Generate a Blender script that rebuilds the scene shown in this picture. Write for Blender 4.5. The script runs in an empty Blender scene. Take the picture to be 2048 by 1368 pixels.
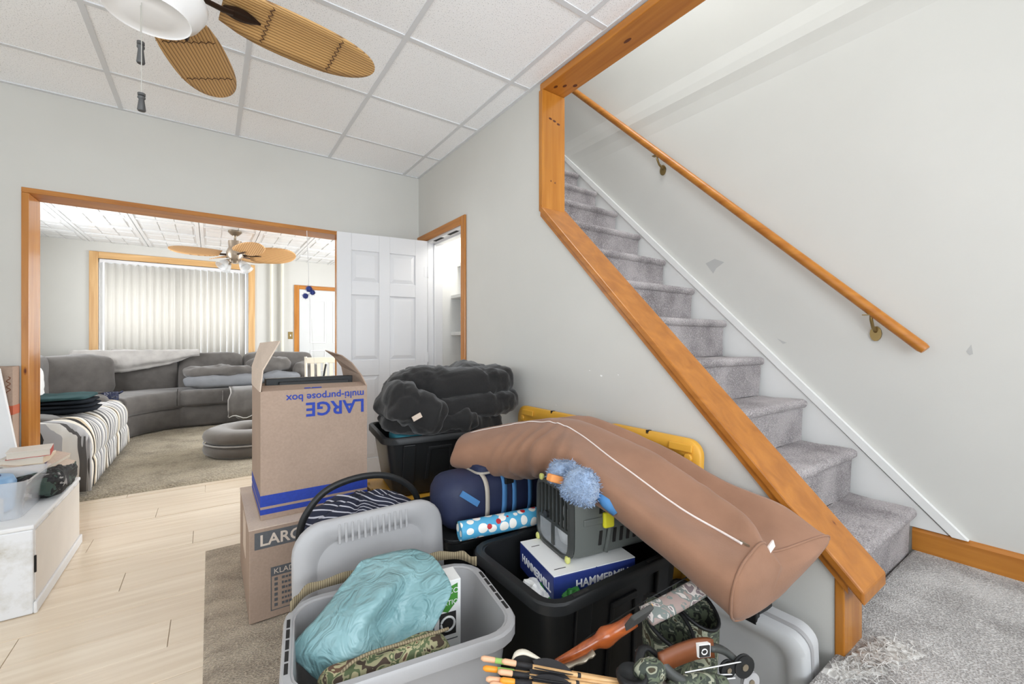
import bpy, bmesh, math, random
from mathutils import Vector, Matrix, noise, Euler
D = bpy.data
SC = bpy.context.scene
COL = SC.collection
rnd = random.Random(7)
PI = math.pi

# ------------------------------------------------------------------ camera
CAMZ = 1.14
FPX = 857.0
YAW = math.atan2(604, 857)
cam = D.cameras.new('camera'); cam.sensor_width = 36.0; cam.lens = FPX / 2048 * 36
cam.clip_start = 0.02
camo = D.objects.new('camera', cam); COL.objects.link(camo)
camo.location = (0, 0, CAMZ); camo.rotation_euler = (PI / 2, 0, -YAW)
SC.camera = camo

# ------------------------------------------------------------------ world, lights, exposure
w = D.worlds.new('sky'); SC.world = w; w.use_nodes = True
bg = w.node_tree.nodes['Background']
bg.inputs[0].default_value = (0.86, 0.93, 1.0, 1); bg.inputs[1].default_value = 0.9

def area(name, loc, direction, sx, sy, power, color=(1, 1, 1)):
    l = D.lights.new(name, 'AREA'); l.shape = 'RECTANGLE'; l.size = sx; l.size_y = sy
    l.energy = power; l.color = color
    o = D.objects.new(name, l); COL.objects.link(o); o.location = loc
    o.rotation_euler = Vector(direction).to_track_quat('-Z', 'Y').to_euler()
    return o
area('added_daylight_behind', (-0.15, -1.72, 1.45), (0, 1, 0.6), 2.4, 1.5, 54, (0.88, 0.94, 1.0))  # added area light in an invented window behind the camera, tilted up
area('added_daylight_side', (-1.92, 0.6, 1.45), (1, 0.15, 0.7), 2.2, 1.5, 9, (0.88, 0.94, 1.0))  # added area light for an unseen left window, tilted up at the ceiling
area('daylight_front_window', (-0.38, 8.35, 1.6), (0, -1, -0.1), 2.0, 1.6, 24, (0.98, 0.99, 1.0))
area('added_daylight_living_right', (3.25, 5.6, 1.5), (-1, 0, 0.12), 1.8, 1.4, 82, (0.96, 0.98, 1.0))  # added area light, unseen on the right, brightens the living room
area('added_daylight_living_left', (-2.2, 5.9, 1.55), (1, 0.1, 0.1), 1.5, 1.2, 44, (0.96, 0.98, 1.0))  # made-up light from the left to even out the living room
area('added_stairwell_light', (2.12, 1.2, 4.5), (0, 0, -1), 0.5, 1.6, 26, (0.93, 0.96, 1.0))  # unseen area light added overhead to brighten the stairwell
area('added_landing_light', (2.1, -1.72, 1.7), (0, 1, 0), 0.8, 1.6, 13, (0.88, 0.94, 1.0))  # added area light out of view, lifts the stair wall and landing

vs = SC.view_settings
vs.view_transform = 'Standard'; vs.look = 'None'; vs.gamma = 1.0; vs.use_curve_mapping = False
vs.exposure = 0.62
SC.cycles.max_bounces = 10; SC.cycles.diffuse_bounces = 7; SC.cycles.transparent_max_bounces = 12
SC.cycles.sample_clamp_indirect = 6

# ------------------------------------------------------------------ helpers
def lin(c):
    r = []
    for x in c:
        x = x / 255.0
        r.append(x / 12.92 if x <= 0.04045 else ((x + 0.055) / 1.055) ** 2.4)
    return r
FX, FY = math.sin(YAW), math.cos(YAW)
def at(px, py, t):
    """point of the place seen in direction (px,py) at depth t (metres along the view axis)"""
    u = (px - 1024) / FPX; v = (684 - py) / FPX
    return Vector(((FX + u * FY) * t, (FY - u * FX) * t, CAMZ + v * t))

def link(o): COL.objects.link(o); return o
def empty(name, loc=(0, 0, 0), rot=(0, 0, 0), label=None, cat=None, group=None):
    o = D.objects.new(name, None); link(o); o.empty_display_size = 0.05
    o.location = loc
    o.rotation_euler = rot if not isinstance(rot, (int, float)) else (0, 0, rot)
    if label: tag(o, label, cat, group)
    return o
def tag(o, label=None, cat=None, group=None, kind=None):
    if label: o['label'] = label
    if cat: o['category'] = cat
    if group: o['group'] = group
    if kind: o['kind'] = kind
    return o
def wm(o):
    m = Matrix.Translation(o.location) @ o.rotation_euler.to_matrix().to_4x4()
    return wm(o.parent) @ m if o.parent else m

class MB:
    def __init__(s): s.v = []; s.f = []
    def add(s, vs_, fs):
        b = len(s.v); s.v += [tuple(p) for p in vs_]; s.f += [tuple(i + b for i in f) for f in fs]; return s
    def box(s, x0, x1, y0, y1, z0, z1):
        return s.hexa([(x0, y0, z0), (x1, y0, z0), (x1, y1, z0), (x0, y1, z0), (x0, y0, z1), (x1, y0, z1), (x1, y1, z1), (x0, y1, z1)])
    def hexa(s, p):
        return s.add(p, [(0, 3, 2, 1), (4, 5, 6, 7), (0, 1, 5, 4), (1, 2, 6, 5), (2, 3, 7, 6), (3, 0, 4, 7)])
    def obox(s, c, ax, ay, az, hx, hy, hz):
        c = Vector(c); ax = Vector(ax).normalized() * hx; ay = Vector(ay).normalized() * hy; az = Vector(az).normalized() * hz
        return s.hexa([c - ax - ay - az, c + ax - ay - az, c + ax + ay - az, c - ax + ay - az, c - ax - ay + az, c + ax - ay + az, c + ax + ay + az, c - ax + ay + az])
    def prism(s, poly, axis, a0, a1):
        """extrude a polygon; axis x: poly is (y,z), y: (x,z), z: (x,y)"""
        n = len(poly)
        def pt(p, a):
            return (a, p[0], p[1]) if axis == 'x' else (p[0], a, p[1]) if axis == 'y' else (p[0], p[1], a)
        vs_ = [pt(p, a0) for p in poly] + [pt(p, a1) for p in poly]
        fs = [tuple(range(n))[::-1], tuple(range(n, 2 * n))] + [(i, (i + 1) % n, (i + 1) % n + n, i + n) for i in range(n)]
        return s.add(vs_, fs)
    def loft(s, rings, cap=True, closed=True):
        n = len(rings[0]); vs_ = [p for r in rings for p in r]; fs = []
        for i in range(len(rings) - 1):
            for j in range(n if closed else n - 1):
                k = (j + 1) % n
                fs.append((i * n + j, i * n + k, (i + 1) * n + k, (i + 1) * n + j))
        if cap and closed:
            fs.append(tuple(range(n))[::-1]); fs.append(tuple(range((len(rings) - 1) * n, len(rings) * n)))
        return s.add(vs_, fs)
    def grid(s, rows): return s.loft(rows, cap=False, closed=False)
    def tube(s, pts, r, n=8, flat=1.0, up=(0, 0, 1), cap=True):
        pts = [Vector(p) for p in pts]; m = len(pts)
        rs = r if isinstance(r, (list, tuple)) else [r] * m
        rings = []; U = Vector(up)
        for i, p in enumerate(pts):
            t = (pts[min(i + 1, m - 1)] - pts[max(i - 1, 0)]).normalized()
            a = t.cross(U)
            if a.length < 1e-3: a = t.cross(Vector((1, 0, 0)))
            a.normalize(); b = a.cross(t).normalized()
            rings.append([p + a * (math.cos(2 * PI * k / n) * rs[i]) + b * (math.sin(2 * PI * k / n) * rs[i] * flat) for k in range(n)])
        return s.loft(rings, cap=cap)
    def lathe(s, prof, n=24, c=(0, 0, 0), sx=1, sy=1, cap=True):
        rings = [[(c[0] + r * sx * math.cos(2 * PI * k / n), c[1] + r * sy * math.sin(2 * PI * k / n), c[2] + z) for k in range(n)] for r, z in prof]
        return s.loft(rings, cap=cap)
    def soft(s, c, size, e1=0.5, e2=0.5, amp=0.0, freq=4.0, nu=40, nv=22, rot=None, seed=0, fn=None):
        """soft cushion: superellipsoid with noise"""
        def sp(x, e): return math.copysign(abs(x) ** e, x)
        c = Vector(c); R = rot.to_matrix() if rot else Matrix.Identity(3)
        rings = []
        for i in range(nv + 1):
            a = -PI / 2 + PI * i / nv
            a = max(-PI / 2 + 0.02, min(PI / 2 - 0.02, a))
            ring = []
            for j in range(nu):
                b = 2 * PI * j / nu
                p = Vector((sp(math.cos(a), e1) * sp(math.cos(b), e2) * size[0] / 2, sp(math.cos(a), e1) * sp(math.sin(b), e2) * size[1] / 2, sp(math.sin(a), e1) * size[2] / 2))
                if amp:
                    q = p * freq + Vector((seed * 3.7, seed * 1.3, seed * 2.1))
                    d = amp * (noise.noise(q) + 0.5 * noise.noise(q * 2.3))
                    nn = Vector((p.x / size[0], p.y / size[1], p.z / size[2])).normalized()
                    p = p + nn * d
                if fn: p = fn(p)
                ring.append(R @ p + c)
            rings.append(ring)
        return s.loft(rings)
    def build(s, name, mat, parent=None, world=True, smooth=False, bevel=0, sub=0, solid=0, seg=2, kind=None, auto=None):
        me = D.meshes.new(name)
        vs_ = s.v
        if parent is not None and world:
            inv = wm(parent).inverted(); vs_ = [inv @ Vector(p) for p in vs_]
        me.from_pydata(vs_, [], s.f)
        bm = bmesh.new(); bm.from_mesh(me); bmesh.ops.recalc_face_normals(bm, faces=bm.faces); bm.to_mesh(me); bm.free()
        o = D.objects.new(name, me); link(o)
        mats = mat if isinstance(mat, list) else [mat]
        for m in mats: me.materials.append(m)
        if smooth: me.shade_smooth()
        if auto:
            me.shade_smooth(); me.set_sharp_from_angle(angle=math.radians(auto))
        if solid:
            md = o.modifiers.new('solid', 'SOLIDIFY'); md.thickness = solid; md.offset = 0
        if bevel:
            md = o.modifiers.new('bevel', 'BEVEL'); md.width = bevel; md.segments = seg; md.limit_method = 'ANGLE'; md.angle_limit = math.radians(40)
        if sub:
            md = o.modifiers.new('sub', 'SUBSURF'); md.levels = sub; md.render_levels = sub
        if parent is not None: o.parent = parent
        if kind: o['kind'] = kind
        return o
def rr(w, d, r, n=5, z=0.0, cx=0.0, cy=0.0):
    """rounded rectangle ring"""
    pts = []
    for sx, sy, a0 in ((1, 1, 0), (-1, 1, PI / 2), (-1, -1, PI), (1, -1, 3 * PI / 2)):
        for k in range(n + 1):
            a = a0 + PI / 2 * k / n
            pts.append((cx + sx * (w / 2 - r) + r * math.cos(a), cy + sy * (d / 2 - r) + r * math.sin(a), z))
    return pts
def text(body, size, mat, parent, matrix, depth=0.0006, name='lettering', bold=0.0):
    cu = D.curves.new('t', 'FONT'); cu.body = body; cu.size = size; cu.extrude = depth; cu.offset = bold
    cu.resolution_u = 3
    to = D.objects.new('t', cu); link(to)
    dg = bpy.context.evaluated_depsgraph_get()
    me = D.meshes.new_from_object(to.evaluated_get(dg))
    D.objects.remove(to); D.curves.remove(cu)
    me.materials.clear(); me.materials.append(mat)
    m = matrix
    if parent is not None: m = wm(parent).inverted() @ m
    me.transform(m)
    o = D.objects.new(name, me); link(o)
    if parent is not None: o.parent = parent
    return o
def frame(o, x, y):
    """matrix with origin o, x axis, y axis"""
    x = Vector(x).normalized(); y = Vector(y); z = x.cross(y).normalized(); y = z.cross(x)
    return Matrix(((x.x, y.x, z.x, o[0]), (x.y, y.y, z.y, o[1]), (x.z, y.z, z.z, o[2]), (0, 0, 0, 1)))
def copy_part(o, loc=None, parent=None):
    c = o.copy(); link(c)
    if loc is not None: c.location = loc
    c.parent = parent if parent is not None else o.parent
    return c

# ------------------------------------------------------------------ materials
def newmat(name):
    m = D.materials.new(name); m.use_nodes = True
    nt = m.node_tree; b = nt.nodes['Principled BSDF']
    return m, nt, b
def N(nt, t, **k):
    n = nt.nodes.new(t)
    for a, v in k.items():
        if a.startswith('i_'):
            key = a[2:]; key = int(key) if key.isdigit() else key
            n.inputs[key].default_value = v
        else: setattr(n, a, v)
    return n
def ramp(nt, stops, interp='LINEAR'):
    r = nt.nodes.new('ShaderNodeValToRGB'); cr = r.color_ramp; cr.interpolation = interp
    while len(cr.elements) > 1: cr.elements.remove(cr.elements[-1])
    cr.elements[0].position = stops[0][0]; cr.elements[0].color = (*stops[0][1], 1)
    for p, c in stops[1:]:
        e = cr.elements.new(p); e.color = (*c, 1)
    return r
def coords(nt, scale=(1, 1, 1), rot=(0, 0, 0), kind='Object'):
    tc = N(nt, 'ShaderNodeTexCoord'); mp = N(nt, 'ShaderNodeMapping')
    mp.inputs['Scale'].default_value = scale; mp.inputs['Rotation'].default_value = rot
    nt.links.new(tc.outputs[kind], mp.inputs['Vector']); return mp.outputs[0]
def bump(nt, b, height, strength=0.3, dist=0.01):
    bp = N(nt, 'ShaderNodeBump'); bp.inputs['Strength'].default_value = strength; bp.inputs['Distance'].default_value = dist
    nt.links.new(height, bp.inputs['Height']); nt.links.new(bp.outputs[0], b.inputs['Normal'])
def plain(name, c, rough=0.6, metal=0.0, var=0.06, vs_=6.0, bs=0, bd=0.002, bscale=60.0, spec=0.5, sheen=0):
    """plain colour with slight mottling and optional fine relief"""
    m, nt, b = newmat(name); c = lin(c)
    x = coords(nt)
    n = N(nt, 'ShaderNodeTexNoise'); n.inputs['Scale'].default_value = vs_; n.inputs['Detail'].default_value = 5
    nt.links.new(x, n.inputs['Vector'])
    r = ramp(nt, [(0.25, [k * (1 - var) for k in c]), (0.75, [min(1, k * (1 + var)) for k in c])])
    nt.links.new(n.outputs['Fac'], r.inputs[0]); nt.links.new(r.outputs[0], b.inputs['Base Color'])
    b.inputs['Roughness'].default_value = rough; b.inputs['Metallic'].default_value = metal
    b.inputs['Specular IOR Level'].default_value = spec
    if sheen: b.inputs['Sheen Weight'].default_value = sheen
    if bs:
        n2 = N(nt, 'ShaderNodeTexNoise'); n2.inputs['Scale'].default_value = bscale; n2.inputs['Detail'].default_value = 4
        nt.links.new(x, n2.inputs['Vector']); bump(nt, b, n2.outputs['Fac'], bs, bd)
    return m
def wood(name, c1, c2, axis='x', scale=1.0, rough=0.35, knots=True):
    m, nt, b = newmat(name); c1 = lin(c1); c2 = lin(c2)
    s = [14 * scale] * 3; s[{'x': 0, 'y': 1, 'z': 2}[axis[0]]] = 0.9 * scale
    rot = (0, 0, 0)
    if axis == 'd': pass
    x = coords(nt, tuple(s), rot)
    n = N(nt, 'ShaderNodeTexNoise'); n.inputs['Scale'].default_value = 1.6; n.inputs['Detail'].default_value = 6; n.inputs['Distortion'].default_value = 0.6
    nt.links.new(x, n.inputs['Vector'])
    r = ramp(nt, [(0.3, c1), (0.5, [(p + q) / 2 for p, q in zip(c1, c2)]), (0.7, c2)])
    nt.links.new(n.outputs['Fac'], r.inputs[0])
    out = r.outputs[0]
    if knots:
        x2 = coords(nt, tuple(2.2 if k < 2 else 7 for k in s))
        v = N(nt, 'ShaderNodeTexVoronoi'); v.inputs['Scale'].default_value = 1.0; nt.links.new(x2, v.inputs['Vector'])
        r2 = ramp(nt, [(0.02, (0.2, 0.09, 0.04)), (0.035, (0.6, 0.45, 0.35)), (0.06, (1, 1, 1))])
        nt.links.new(v.outputs['Distance'], r2.inputs[0])
        mx = N(nt, 'ShaderNodeMix', data_type='RGBA', blend_type='MULTIPLY'); mx.inputs[0].default_value = 1
        nt.links.new(out, mx.inputs[6]); nt.links.new(r2.outputs[0], mx.inputs[7]); out = mx.outputs[2]
    nt.links.new(out, b.inputs['Base Color']); b.inputs['Roughness'].default_value = rough
    bump(nt, b, n.outputs['Fac'], 0.08, 0.004)
    return m
def speckle(name, c, dark, rough=0.9):
    m, nt, b = newmat(name); x = coords(nt)
    n = N(nt, 'ShaderNodeTexNoise'); n.inputs['Scale'].default_value = 170; n.inputs['Detail'].default_value = 2
    nt.links.new(x, n.inputs['Vector'])
    r = ramp(nt, [(0.0, lin(dark)), (0.34, lin(dark)), (0.42, lin(c))]); nt.links.new(n.outputs['Fac'], r.inputs[0])
    nt.links.new(r.outputs[0], b.inputs['Base Color']); b.inputs['Roughness'].default_value = rough
    bump(nt, b, n.outputs['Fac'], 0.4, 0.003)
    return m
def carpet(name, c1, c2, scale=90, rib=None, bs=0.7, big=None):
    """looped carpet: fine tufts, broad worn patches"""
    m, nt, b = newmat(name); x = coords(nt)
    if rib: x = coords(nt, rib)
    v = N(nt, 'ShaderNodeTexVoronoi'); v.inputs['Scale'].default_value = scale; nt.links.new(x, v.inputs['Vector'])
    n = N(nt, 'ShaderNodeTexNoise'); n.inputs['Scale'].default_value = 5; n.inputs['Detail'].default_value = 6; nt.links.new(x, n.inputs['Vector'])
    ad = N(nt, 'ShaderNodeMath', operation='MULTIPLY_ADD'); ad.inputs[1].default_value = 0.55; nt.links.new(v.outputs['Distance'], ad.inputs[0]); nt.links.new(n.outputs['Fac'], ad.inputs[2])
    r = ramp(nt, [(0.45, lin(c2)), (0.95, lin(c1))]); nt.links.new(ad.outputs[0], r.inputs[0])
    nt.links.new(r.outputs[0], b.inputs['Base Color']); b.inputs['Roughness'].default_value = 0.95
    b.inputs['Specular IOR Level'].default_value = 0.1; b.inputs['Sheen Weight'].default_value = 0.2
    bump(nt, b, v.outputs['Distance'], bs, 0.006)
    return m
def stripes(name, cols, freq, vec=(1, 0, 0), rough=0.8, distort=0.0, kind='Object', bs=0.0):
    """bands along vec; cols = [(pos, colour)] constant ramp over one period"""
    m, nt, b = newmat(name)
    tc = N(nt, 'ShaderNodeTexCoord')
    dp = N(nt, 'ShaderNodeVectorMath', operation='DOT_PRODUCT'); dp.inputs[1].default_value = vec
    nt.links.new(tc.outputs[kind], dp.inputs[0])
    val = dp.outputs['Value']
    if distort:
        n = N(nt, 'ShaderNodeTexNoise'); n.inputs['Scale'].default_value = 2.5; nt.links.new(tc.outputs[kind], n.inputs['Vector'])
        ma = N(nt, 'ShaderNodeMath', operation='MULTIPLY_ADD'); ma.inputs[1].default_value = distort
        nt.links.new(n.outputs['Fac'], ma.inputs[0]); nt.links.new(val, ma.inputs[2]); val = ma.outputs[0]
    mu = N(nt, 'ShaderNodeMath', operation='MULTIPLY'); mu.inputs[1].default_value = freq; nt.links.new(val, mu.inputs[0])
    fr = N(nt, 'ShaderNodeMath', operation='FRACT'); nt.links.new(mu.outputs[0], fr.inputs[0])
    r = ramp(nt, [(p, lin(c)) for p, c in cols], 'LINEAR' if bs else 'CONSTANT'); nt.links.new(fr.outputs[0], r.inputs[0])
    nt.links.new(r.outputs[0], b.inputs['Base Color']); b.inputs['Roughness'].default_value = rough
    if bs: bump(nt, b, r.outputs[0], bs, 0.003)
    return m
def camo(name, cols, scale=14):
    m, nt, b = newmat(name); x = coords(nt)
    n = N(nt, 'ShaderNodeTexNoise'); n.inputs['Scale'].default_value = scale; n.inputs['Detail'].default_value = 2; n.inputs['Distortion'].default_value = 1.2
    nt.links.new(x, n.inputs['Vector'])
    k = len(cols); st = [(0.0, lin(cols[0]))] + [(0.36 + 0.26 * i / (k - 1), lin(cols[i])) for i in range(1, k)]
    r = ramp(nt, st, 'CONSTANT'); nt.links.new(n.outputs['Fac'], r.inputs[0]); nt.links.new(r.outputs[0], b.inputs['Base Color'])
    b.inputs['Roughness'].default_value = 0.75
    return m
def clear(name, c=(235, 240, 245), alpha=0.25, rough=0.1):
    m, nt, b = newmat(name); b.inputs['Base Color'].default_value = (*lin(c), 1); b.inputs['Roughness'].default_value = rough
    tr = N(nt, 'ShaderNodeBsdfTransparent'); mx = N(nt, 'ShaderNodeMixShader'); mx.inputs[0].default_value = alpha
    nt.links.new(tr.outputs[0], mx.inputs[1]); nt.links.new(b.outputs[0], mx.inputs[2])
    nt.links.new(mx.outputs[0], nt.nodes['Material Output'].inputs['Surface']); return m

M = {}
M['wall'] = plain('wall_paint', (206, 205, 200), 0.75, var=0.02, vs_=3, bs=0.08, bscale=220, bd=0.001)
M['wall_white'] = plain('white_paint', (232, 232, 230), 0.55, var=0.02)
M['tile'] = speckle('acoustic_tile', (252, 253, 255), (214, 216, 218))
M['grid'] = plain('ceiling_grid_white', (218, 220, 223), 0.8, var=0.01)
M['tin'] = plain('white_pressed_tile', (228, 229, 230), 0.28, var=0.02, bs=0.15, bscale=35, bd=0.004)
M['pine_x'] = wood('stained_pine_x', (164, 100, 30), (196, 130, 52), 'x')
M['pine_y'] = wood('stained_pine_y', (164, 98, 28), (194, 128, 50), 'y')
M['pine_z'] = wood('stained_pine_z', (164, 100, 30), (198, 132, 54), 'z', rough=0.22)
M['oak_x'] = wood('oak_trim_x', (196, 150, 94), (222, 182, 128), 'x', knots=False)
M['oak_z'] = wood('oak_trim_z', (196, 150, 94), (222, 182, 128), 'z', knots=False)
M['plank'] = wood('pale_bamboo_plank', (226, 207, 182), (243, 228, 206), 'x', 1.0, 0.2, knots=False)
M['stair'] = carpet('stair_carpet', (186, 179, 179), (104, 97, 98), 170, bs=0.9)
M['landing'] = carpet('landing_carpet', (194, 190, 187), (112, 107, 103), 190, bs=0.8)
M['rug'] = carpet('tan_rug', (206, 190, 168), (138, 122, 104), 120, rib=(1, 2.2, 1), bs=1.0)
M['rug2'] = carpet('beige_rug', (172, 160, 138), (122, 112, 92), 70, bs=1.0)
M['white'] = plain('white_gloss_paint', (222, 222, 224), 0.35, var=0.01)
M['brass'] = plain('aged_brass', (150, 128, 84), 0.35, 0.9)
M['dark'] = plain('dark_metal', (40, 38, 36), 0.4, 0.5)
M['black'] = plain('black_plastic', (30, 31, 32), 0.42, var=0.1, spec=0.35)
M['gap'] = plain('dark_gap', (30, 28, 26), 0.9)
# ------------------------------------------------------------------ the room shell
XR, XR2, XS = 1.528, 1.668, 2.58      # right wall faces, stair wall
YF, YF2, YB = 3.62, 3.80, 8.0         # wall with the wide opening, far wall of the living room
ZC, ZC2 = 2.60, 2.50                  # ceilings
def S(name, mb, mat, **k):
    o = mb.build(name, mat, **k); o['kind'] = 'structure'; return o

fl = S('floor', MB().box(-2.1, 3.1, -1.7, 8.2, -0.12, -0.012), M['plank'])
PW = 0.195
def plank_mesh(length):
    return MB().box(0, length, 0, PW - 0.0025, -0.012, 0.0)
pl_proto = {}
y = -1.65; row = 0
while y < 4.5:
    x = -2.0 - (row * 0.47) % 1.2
    while x < 1.6:
        L = 1.2
        x0 = max(x, -2.0); x1 = min(x + L - 0.002, 1.6)
        if x1 - x0 > 0.05:
            key = round(x1 - x0, 2)
            if key not in pl_proto:
                pl_proto[key] = plank_mesh(x1 - x0).build('floor_plank', M['plank'], fl, bevel=0.0012, seg=1); o = pl_proto[key]; o.location = (x0, y, 0)
            else:
                o = copy_part(pl_proto[key], (x0, y, 0))
            o.location.z = -0.0006 * (row % 3)
        x += L
    y += PW; row += 1

# wall between the two rooms, with the wide cased opening
S('wall_far', MB().box(-2.1, -0.88, YF, YF2, 0, ZC + 0.02).box(-0.88, 0.89, YF, YF2, 2.026, ZC + 0.02).box(0.89, XR2, YF, YF2, 0, ZC + 0.02), M['wall'])
t1 = S('trim_1', MB().box(-0.88, -0.85, YF - 0.012, YF2 + 0.012, 0, 1.996), M['pine_z'], bevel=0.002)
MB().box(-0.88, 0.89, YF - 0.012, YF2 + 0.012, 1.997, 2.026).build('head_board', M['pine_x'], t1, bevel=0.002)
MB().box(0.86, 0.89, YF - 0.012, YF2 + 0.012, 0, 1.996).build('side_board', M['pine_z'], t1, bevel=0.002)

# right wall: door hole, full-height strip, sloping knee wall
def ztop(y): return 1.862 + (y - 1.866) * 1.015
DY0, DY1, DZ = 2.81, 3.44, 2.005
wr = MB().box(XR, XR2, DY1, YF, 0, ZC + 0.02).box(XR, XR2, DY0, DY1, DZ, ZC + 0.02).box(XR, XR2, 1.885, DY0, 0, ZC + 0.02)
wr.prism([(0.492, 0), (1.885, 0), (1.885, ztop(1.885)), (0.492, ztop(0.492))], 'x', XR, XR2)
S('wall_right', wr, M['wall'])
S('wall_upper', MB().box(XR + 0.004, XR2, -1.7, 4.3, ZC, 4.7), M['wall'])
# stair wall with the soft ledge of the upper floor, other enclosing walls
ws = MB()
prof = [(2.58, 0.0), (2.58, 2.62), (2.574, 2.70), (2.566, 2.76), (2.568, 2.82), (2.575, 2.90), (2.575, 4.7), (2.72, 4.7), (2.72, 0)]
ws.prism(prof, 'y', -1.7, 4.3)
S('wall_stair', ws, M['wall'])
S('wall_back', MB().box(-2.1, -1.35, -1.7, -1.55, 0, 2.62).box(-1.35, 1.05, -1.7, -1.55, 0, 0.7).box(-1.35, 1.05, -1.7, -1.55, 2.2, 2.62).box(1.05, 1.7, -1.7, -1.55, 0, 2.62).box(1.7, 2.5, -1.7, -1.55, 2.5, 4.7).box(2.5, 2.72, -1.7, -1.55, 0, 4.7).box(1.668, 1.7, -1.7, -1.55, 0, 4.7).box(1.7, 2.5, -1.7, -1.55, 0, 0.9), M['wall'])
S('wall_left', MB().box(-1.85, -1.7, -1.7, -0.5, 0, 2.62).box(-1.85, -1.7, -0.5, 1.7, 0, 0.7).box(-1.85, -1.7, -0.5, 1.7, 2.2, 2.62).box(-1.85, -1.7, 1.7, 3.62, 0, 2.62), M['wall'])
S('wall_stair_end', MB().box(XR2, 2.72, 4.3, 4.42, 2.6, 4.7), M['wall'])
S('ceiling_upper', MB().box(XR, 2.72, -1.7, 4.42, 4.7, 4.8), M['wall_white'])

# suspended ceiling: slab above, tiles and bars as pieces
ce = S('ceiling', MB().box(-2.1, XR, -1.7, YF, ZC + 0.03, ZC + 0.12), M['wall_white'])
XL = [1.383 - 0.613 * k for k in range(-0, 6)]; YL = [3.158 - 0.5925 * k for k in range(9)]
xs = [XR - 0.012] + XL; xs = sorted(xs + [-1.70]); ys = sorted([YF - 0.012] + YL + [-1.55])
cache = {}
for i in range(len(xs) - 1):
    for j in range(len(ys) - 1):
        x0, x1, y0, y1 = xs[i], xs[i + 1], ys[j], ys[j + 1]
        if x1 < -1.69 or x1 - x0 < 0.02: continue
        key = (round(x1 - x0, 3), round(y1 - y0, 3))
        loc = ((x0 + x1) / 2, (y0 + y1) / 2, ZC + 0.004 + 0.0012 * ((i * 7 + j * 5) % 3 - 1))
        if key not in cache:
            o = MB().box(-(x1 - x0) / 2 + 0.006, (x1 - x0) / 2 - 0.006, -(y1 - y0) / 2 + 0.006, (y1 - y0) / 2 - 0.006, 0, 0.016).build('ceiling_tile', M['tile'], ce, bevel=0.002, seg=1)
            cache[key] = o; o.location = loc
        else: copy_part(cache[key], loc)
for x in XL:
    if x > -1.7: MB().box(x - 0.012, x + 0.012, -1.55, YF, ZC - 0.001, ZC + 0.006).build('grid_bar', M['grid'], ce)
for y in YL:
    if y > -1.5: MB().box(-1.7, XR, y - 0.012, y + 0.012, ZC - 0.0005, ZC + 0.006).build('grid_bar', M['grid'], ce)
MB().box(-1.7, XR, YF - 0.022, YF, ZC - 0.002, ZC + 0.006).box(XR - 0.022, XR, -1.55, YF - 0.022, ZC - 0.002, ZC + 0.006).build('edge_angle', M['grid'], ce)

# closet behind the door, with shelves
cl = MB().box(XR2, 2.45, DY1 + 0.02, DY1 + 0.08, 0, 2.2).box(XR2, 2.45, DY0 - 0.16, DY0 - 0.10, 0, 2.2).box(2.40, 2.45, DY0 - 0.1, DY1 + 0.05, 0, 2.2).box(XR2, 2.45, DY0 - 0.1, DY1 + 0.05, 2.15, 2.2)
S('wall_closet', cl, M['wall_white'])
for k, z in enumerate((1.20, 1.53, 1.82)):
    sh = MB().box(XR2 + 0.10 if k < 2 else XR2 + 0.16, 2.40, DY0 - 0.10, DY1 + 0.02, z, z + 0.028).build('closet_shelf', M['wall_white'], bevel=0.002)
    tag(sh, ['lowest white closet shelf seen through the doorway', 'middle white closet shelf seen through the doorway', 'highest white closet shelf seen through the doorway'][k], 'shelf', 'closet shelves')
closet_fill = D.lights.new('added_closet_light', 'POINT'); closet_fill.energy = 5; closet_fill.shadow_soft_size = 0.05; closet_fill.color = (1, .97, .92)  # point light added to brighten the closet, no bulb in view
cbo = D.objects.new('added_closet_light_obj', closet_fill); link(cbo); cbo.location = (1.80, 3.0, 2.06)
MB().lathe([(0.02, 0.10), (0.02, 0.06), (0.035, 0.03), (0.03, 0.0), (0.01, -0.01)], 16, (2.3, 2.85, 2.05)).build('added_bulb_fitting', M['white'], D.objects['wall_closet'], auto=40)  # unseen fitting added to go with the closet light
# doorway casing and white jambs
t2 = S('trim_2', MB().box(XR - 0.016, XR, DY0 - 0.066, DY0 - 0.002, 0, DZ + 0.066), M['pine_z'], bevel=0.006)
MB().box(XR - 0.016, XR, DY0 - 0.002, YF - 0.002, DZ + 0.002, DZ + 0.066).build('head_casing', M['pine_y'], t2, bevel=0.006)
MB().box(XR - 0.016, XR, DY1 + 0.004, DY1 + 0.066, 0, DZ + 0.002).build('side_casing', M['pine_z'], t2, bevel=0.006)
MB().box(XR, XR2, DY0 - 0.002, DY0 + 0.016, 0, DZ).box(XR, XR2, DY1 - 0.016, DY1 + 0.002, 0, DZ).box(XR, XR2, DY0 + 0.016, DY1 - 0.016, DZ - 0.016, DZ).build('jamb', M['white'], t2)
MB().box(XR + 0.055, XR + 0.075, DY1 - 0.03, DY1 - 0.016, 0, DZ - 0.016).box(XR + 0.055, XR + 0.075, DY0 + 0.016, DY1 - 0.016, DZ - 0.03, DZ - 0.016).build('door_stop', M['white'], t2)
for a in (0.10, 0.36): MB().box(XR + 0.004, XR + 0.03, DY0 + a, DY0 + a + 0.15, DZ - 0.0185, DZ - 0.016).build('dark_strip', M['gap'], t2)

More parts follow.
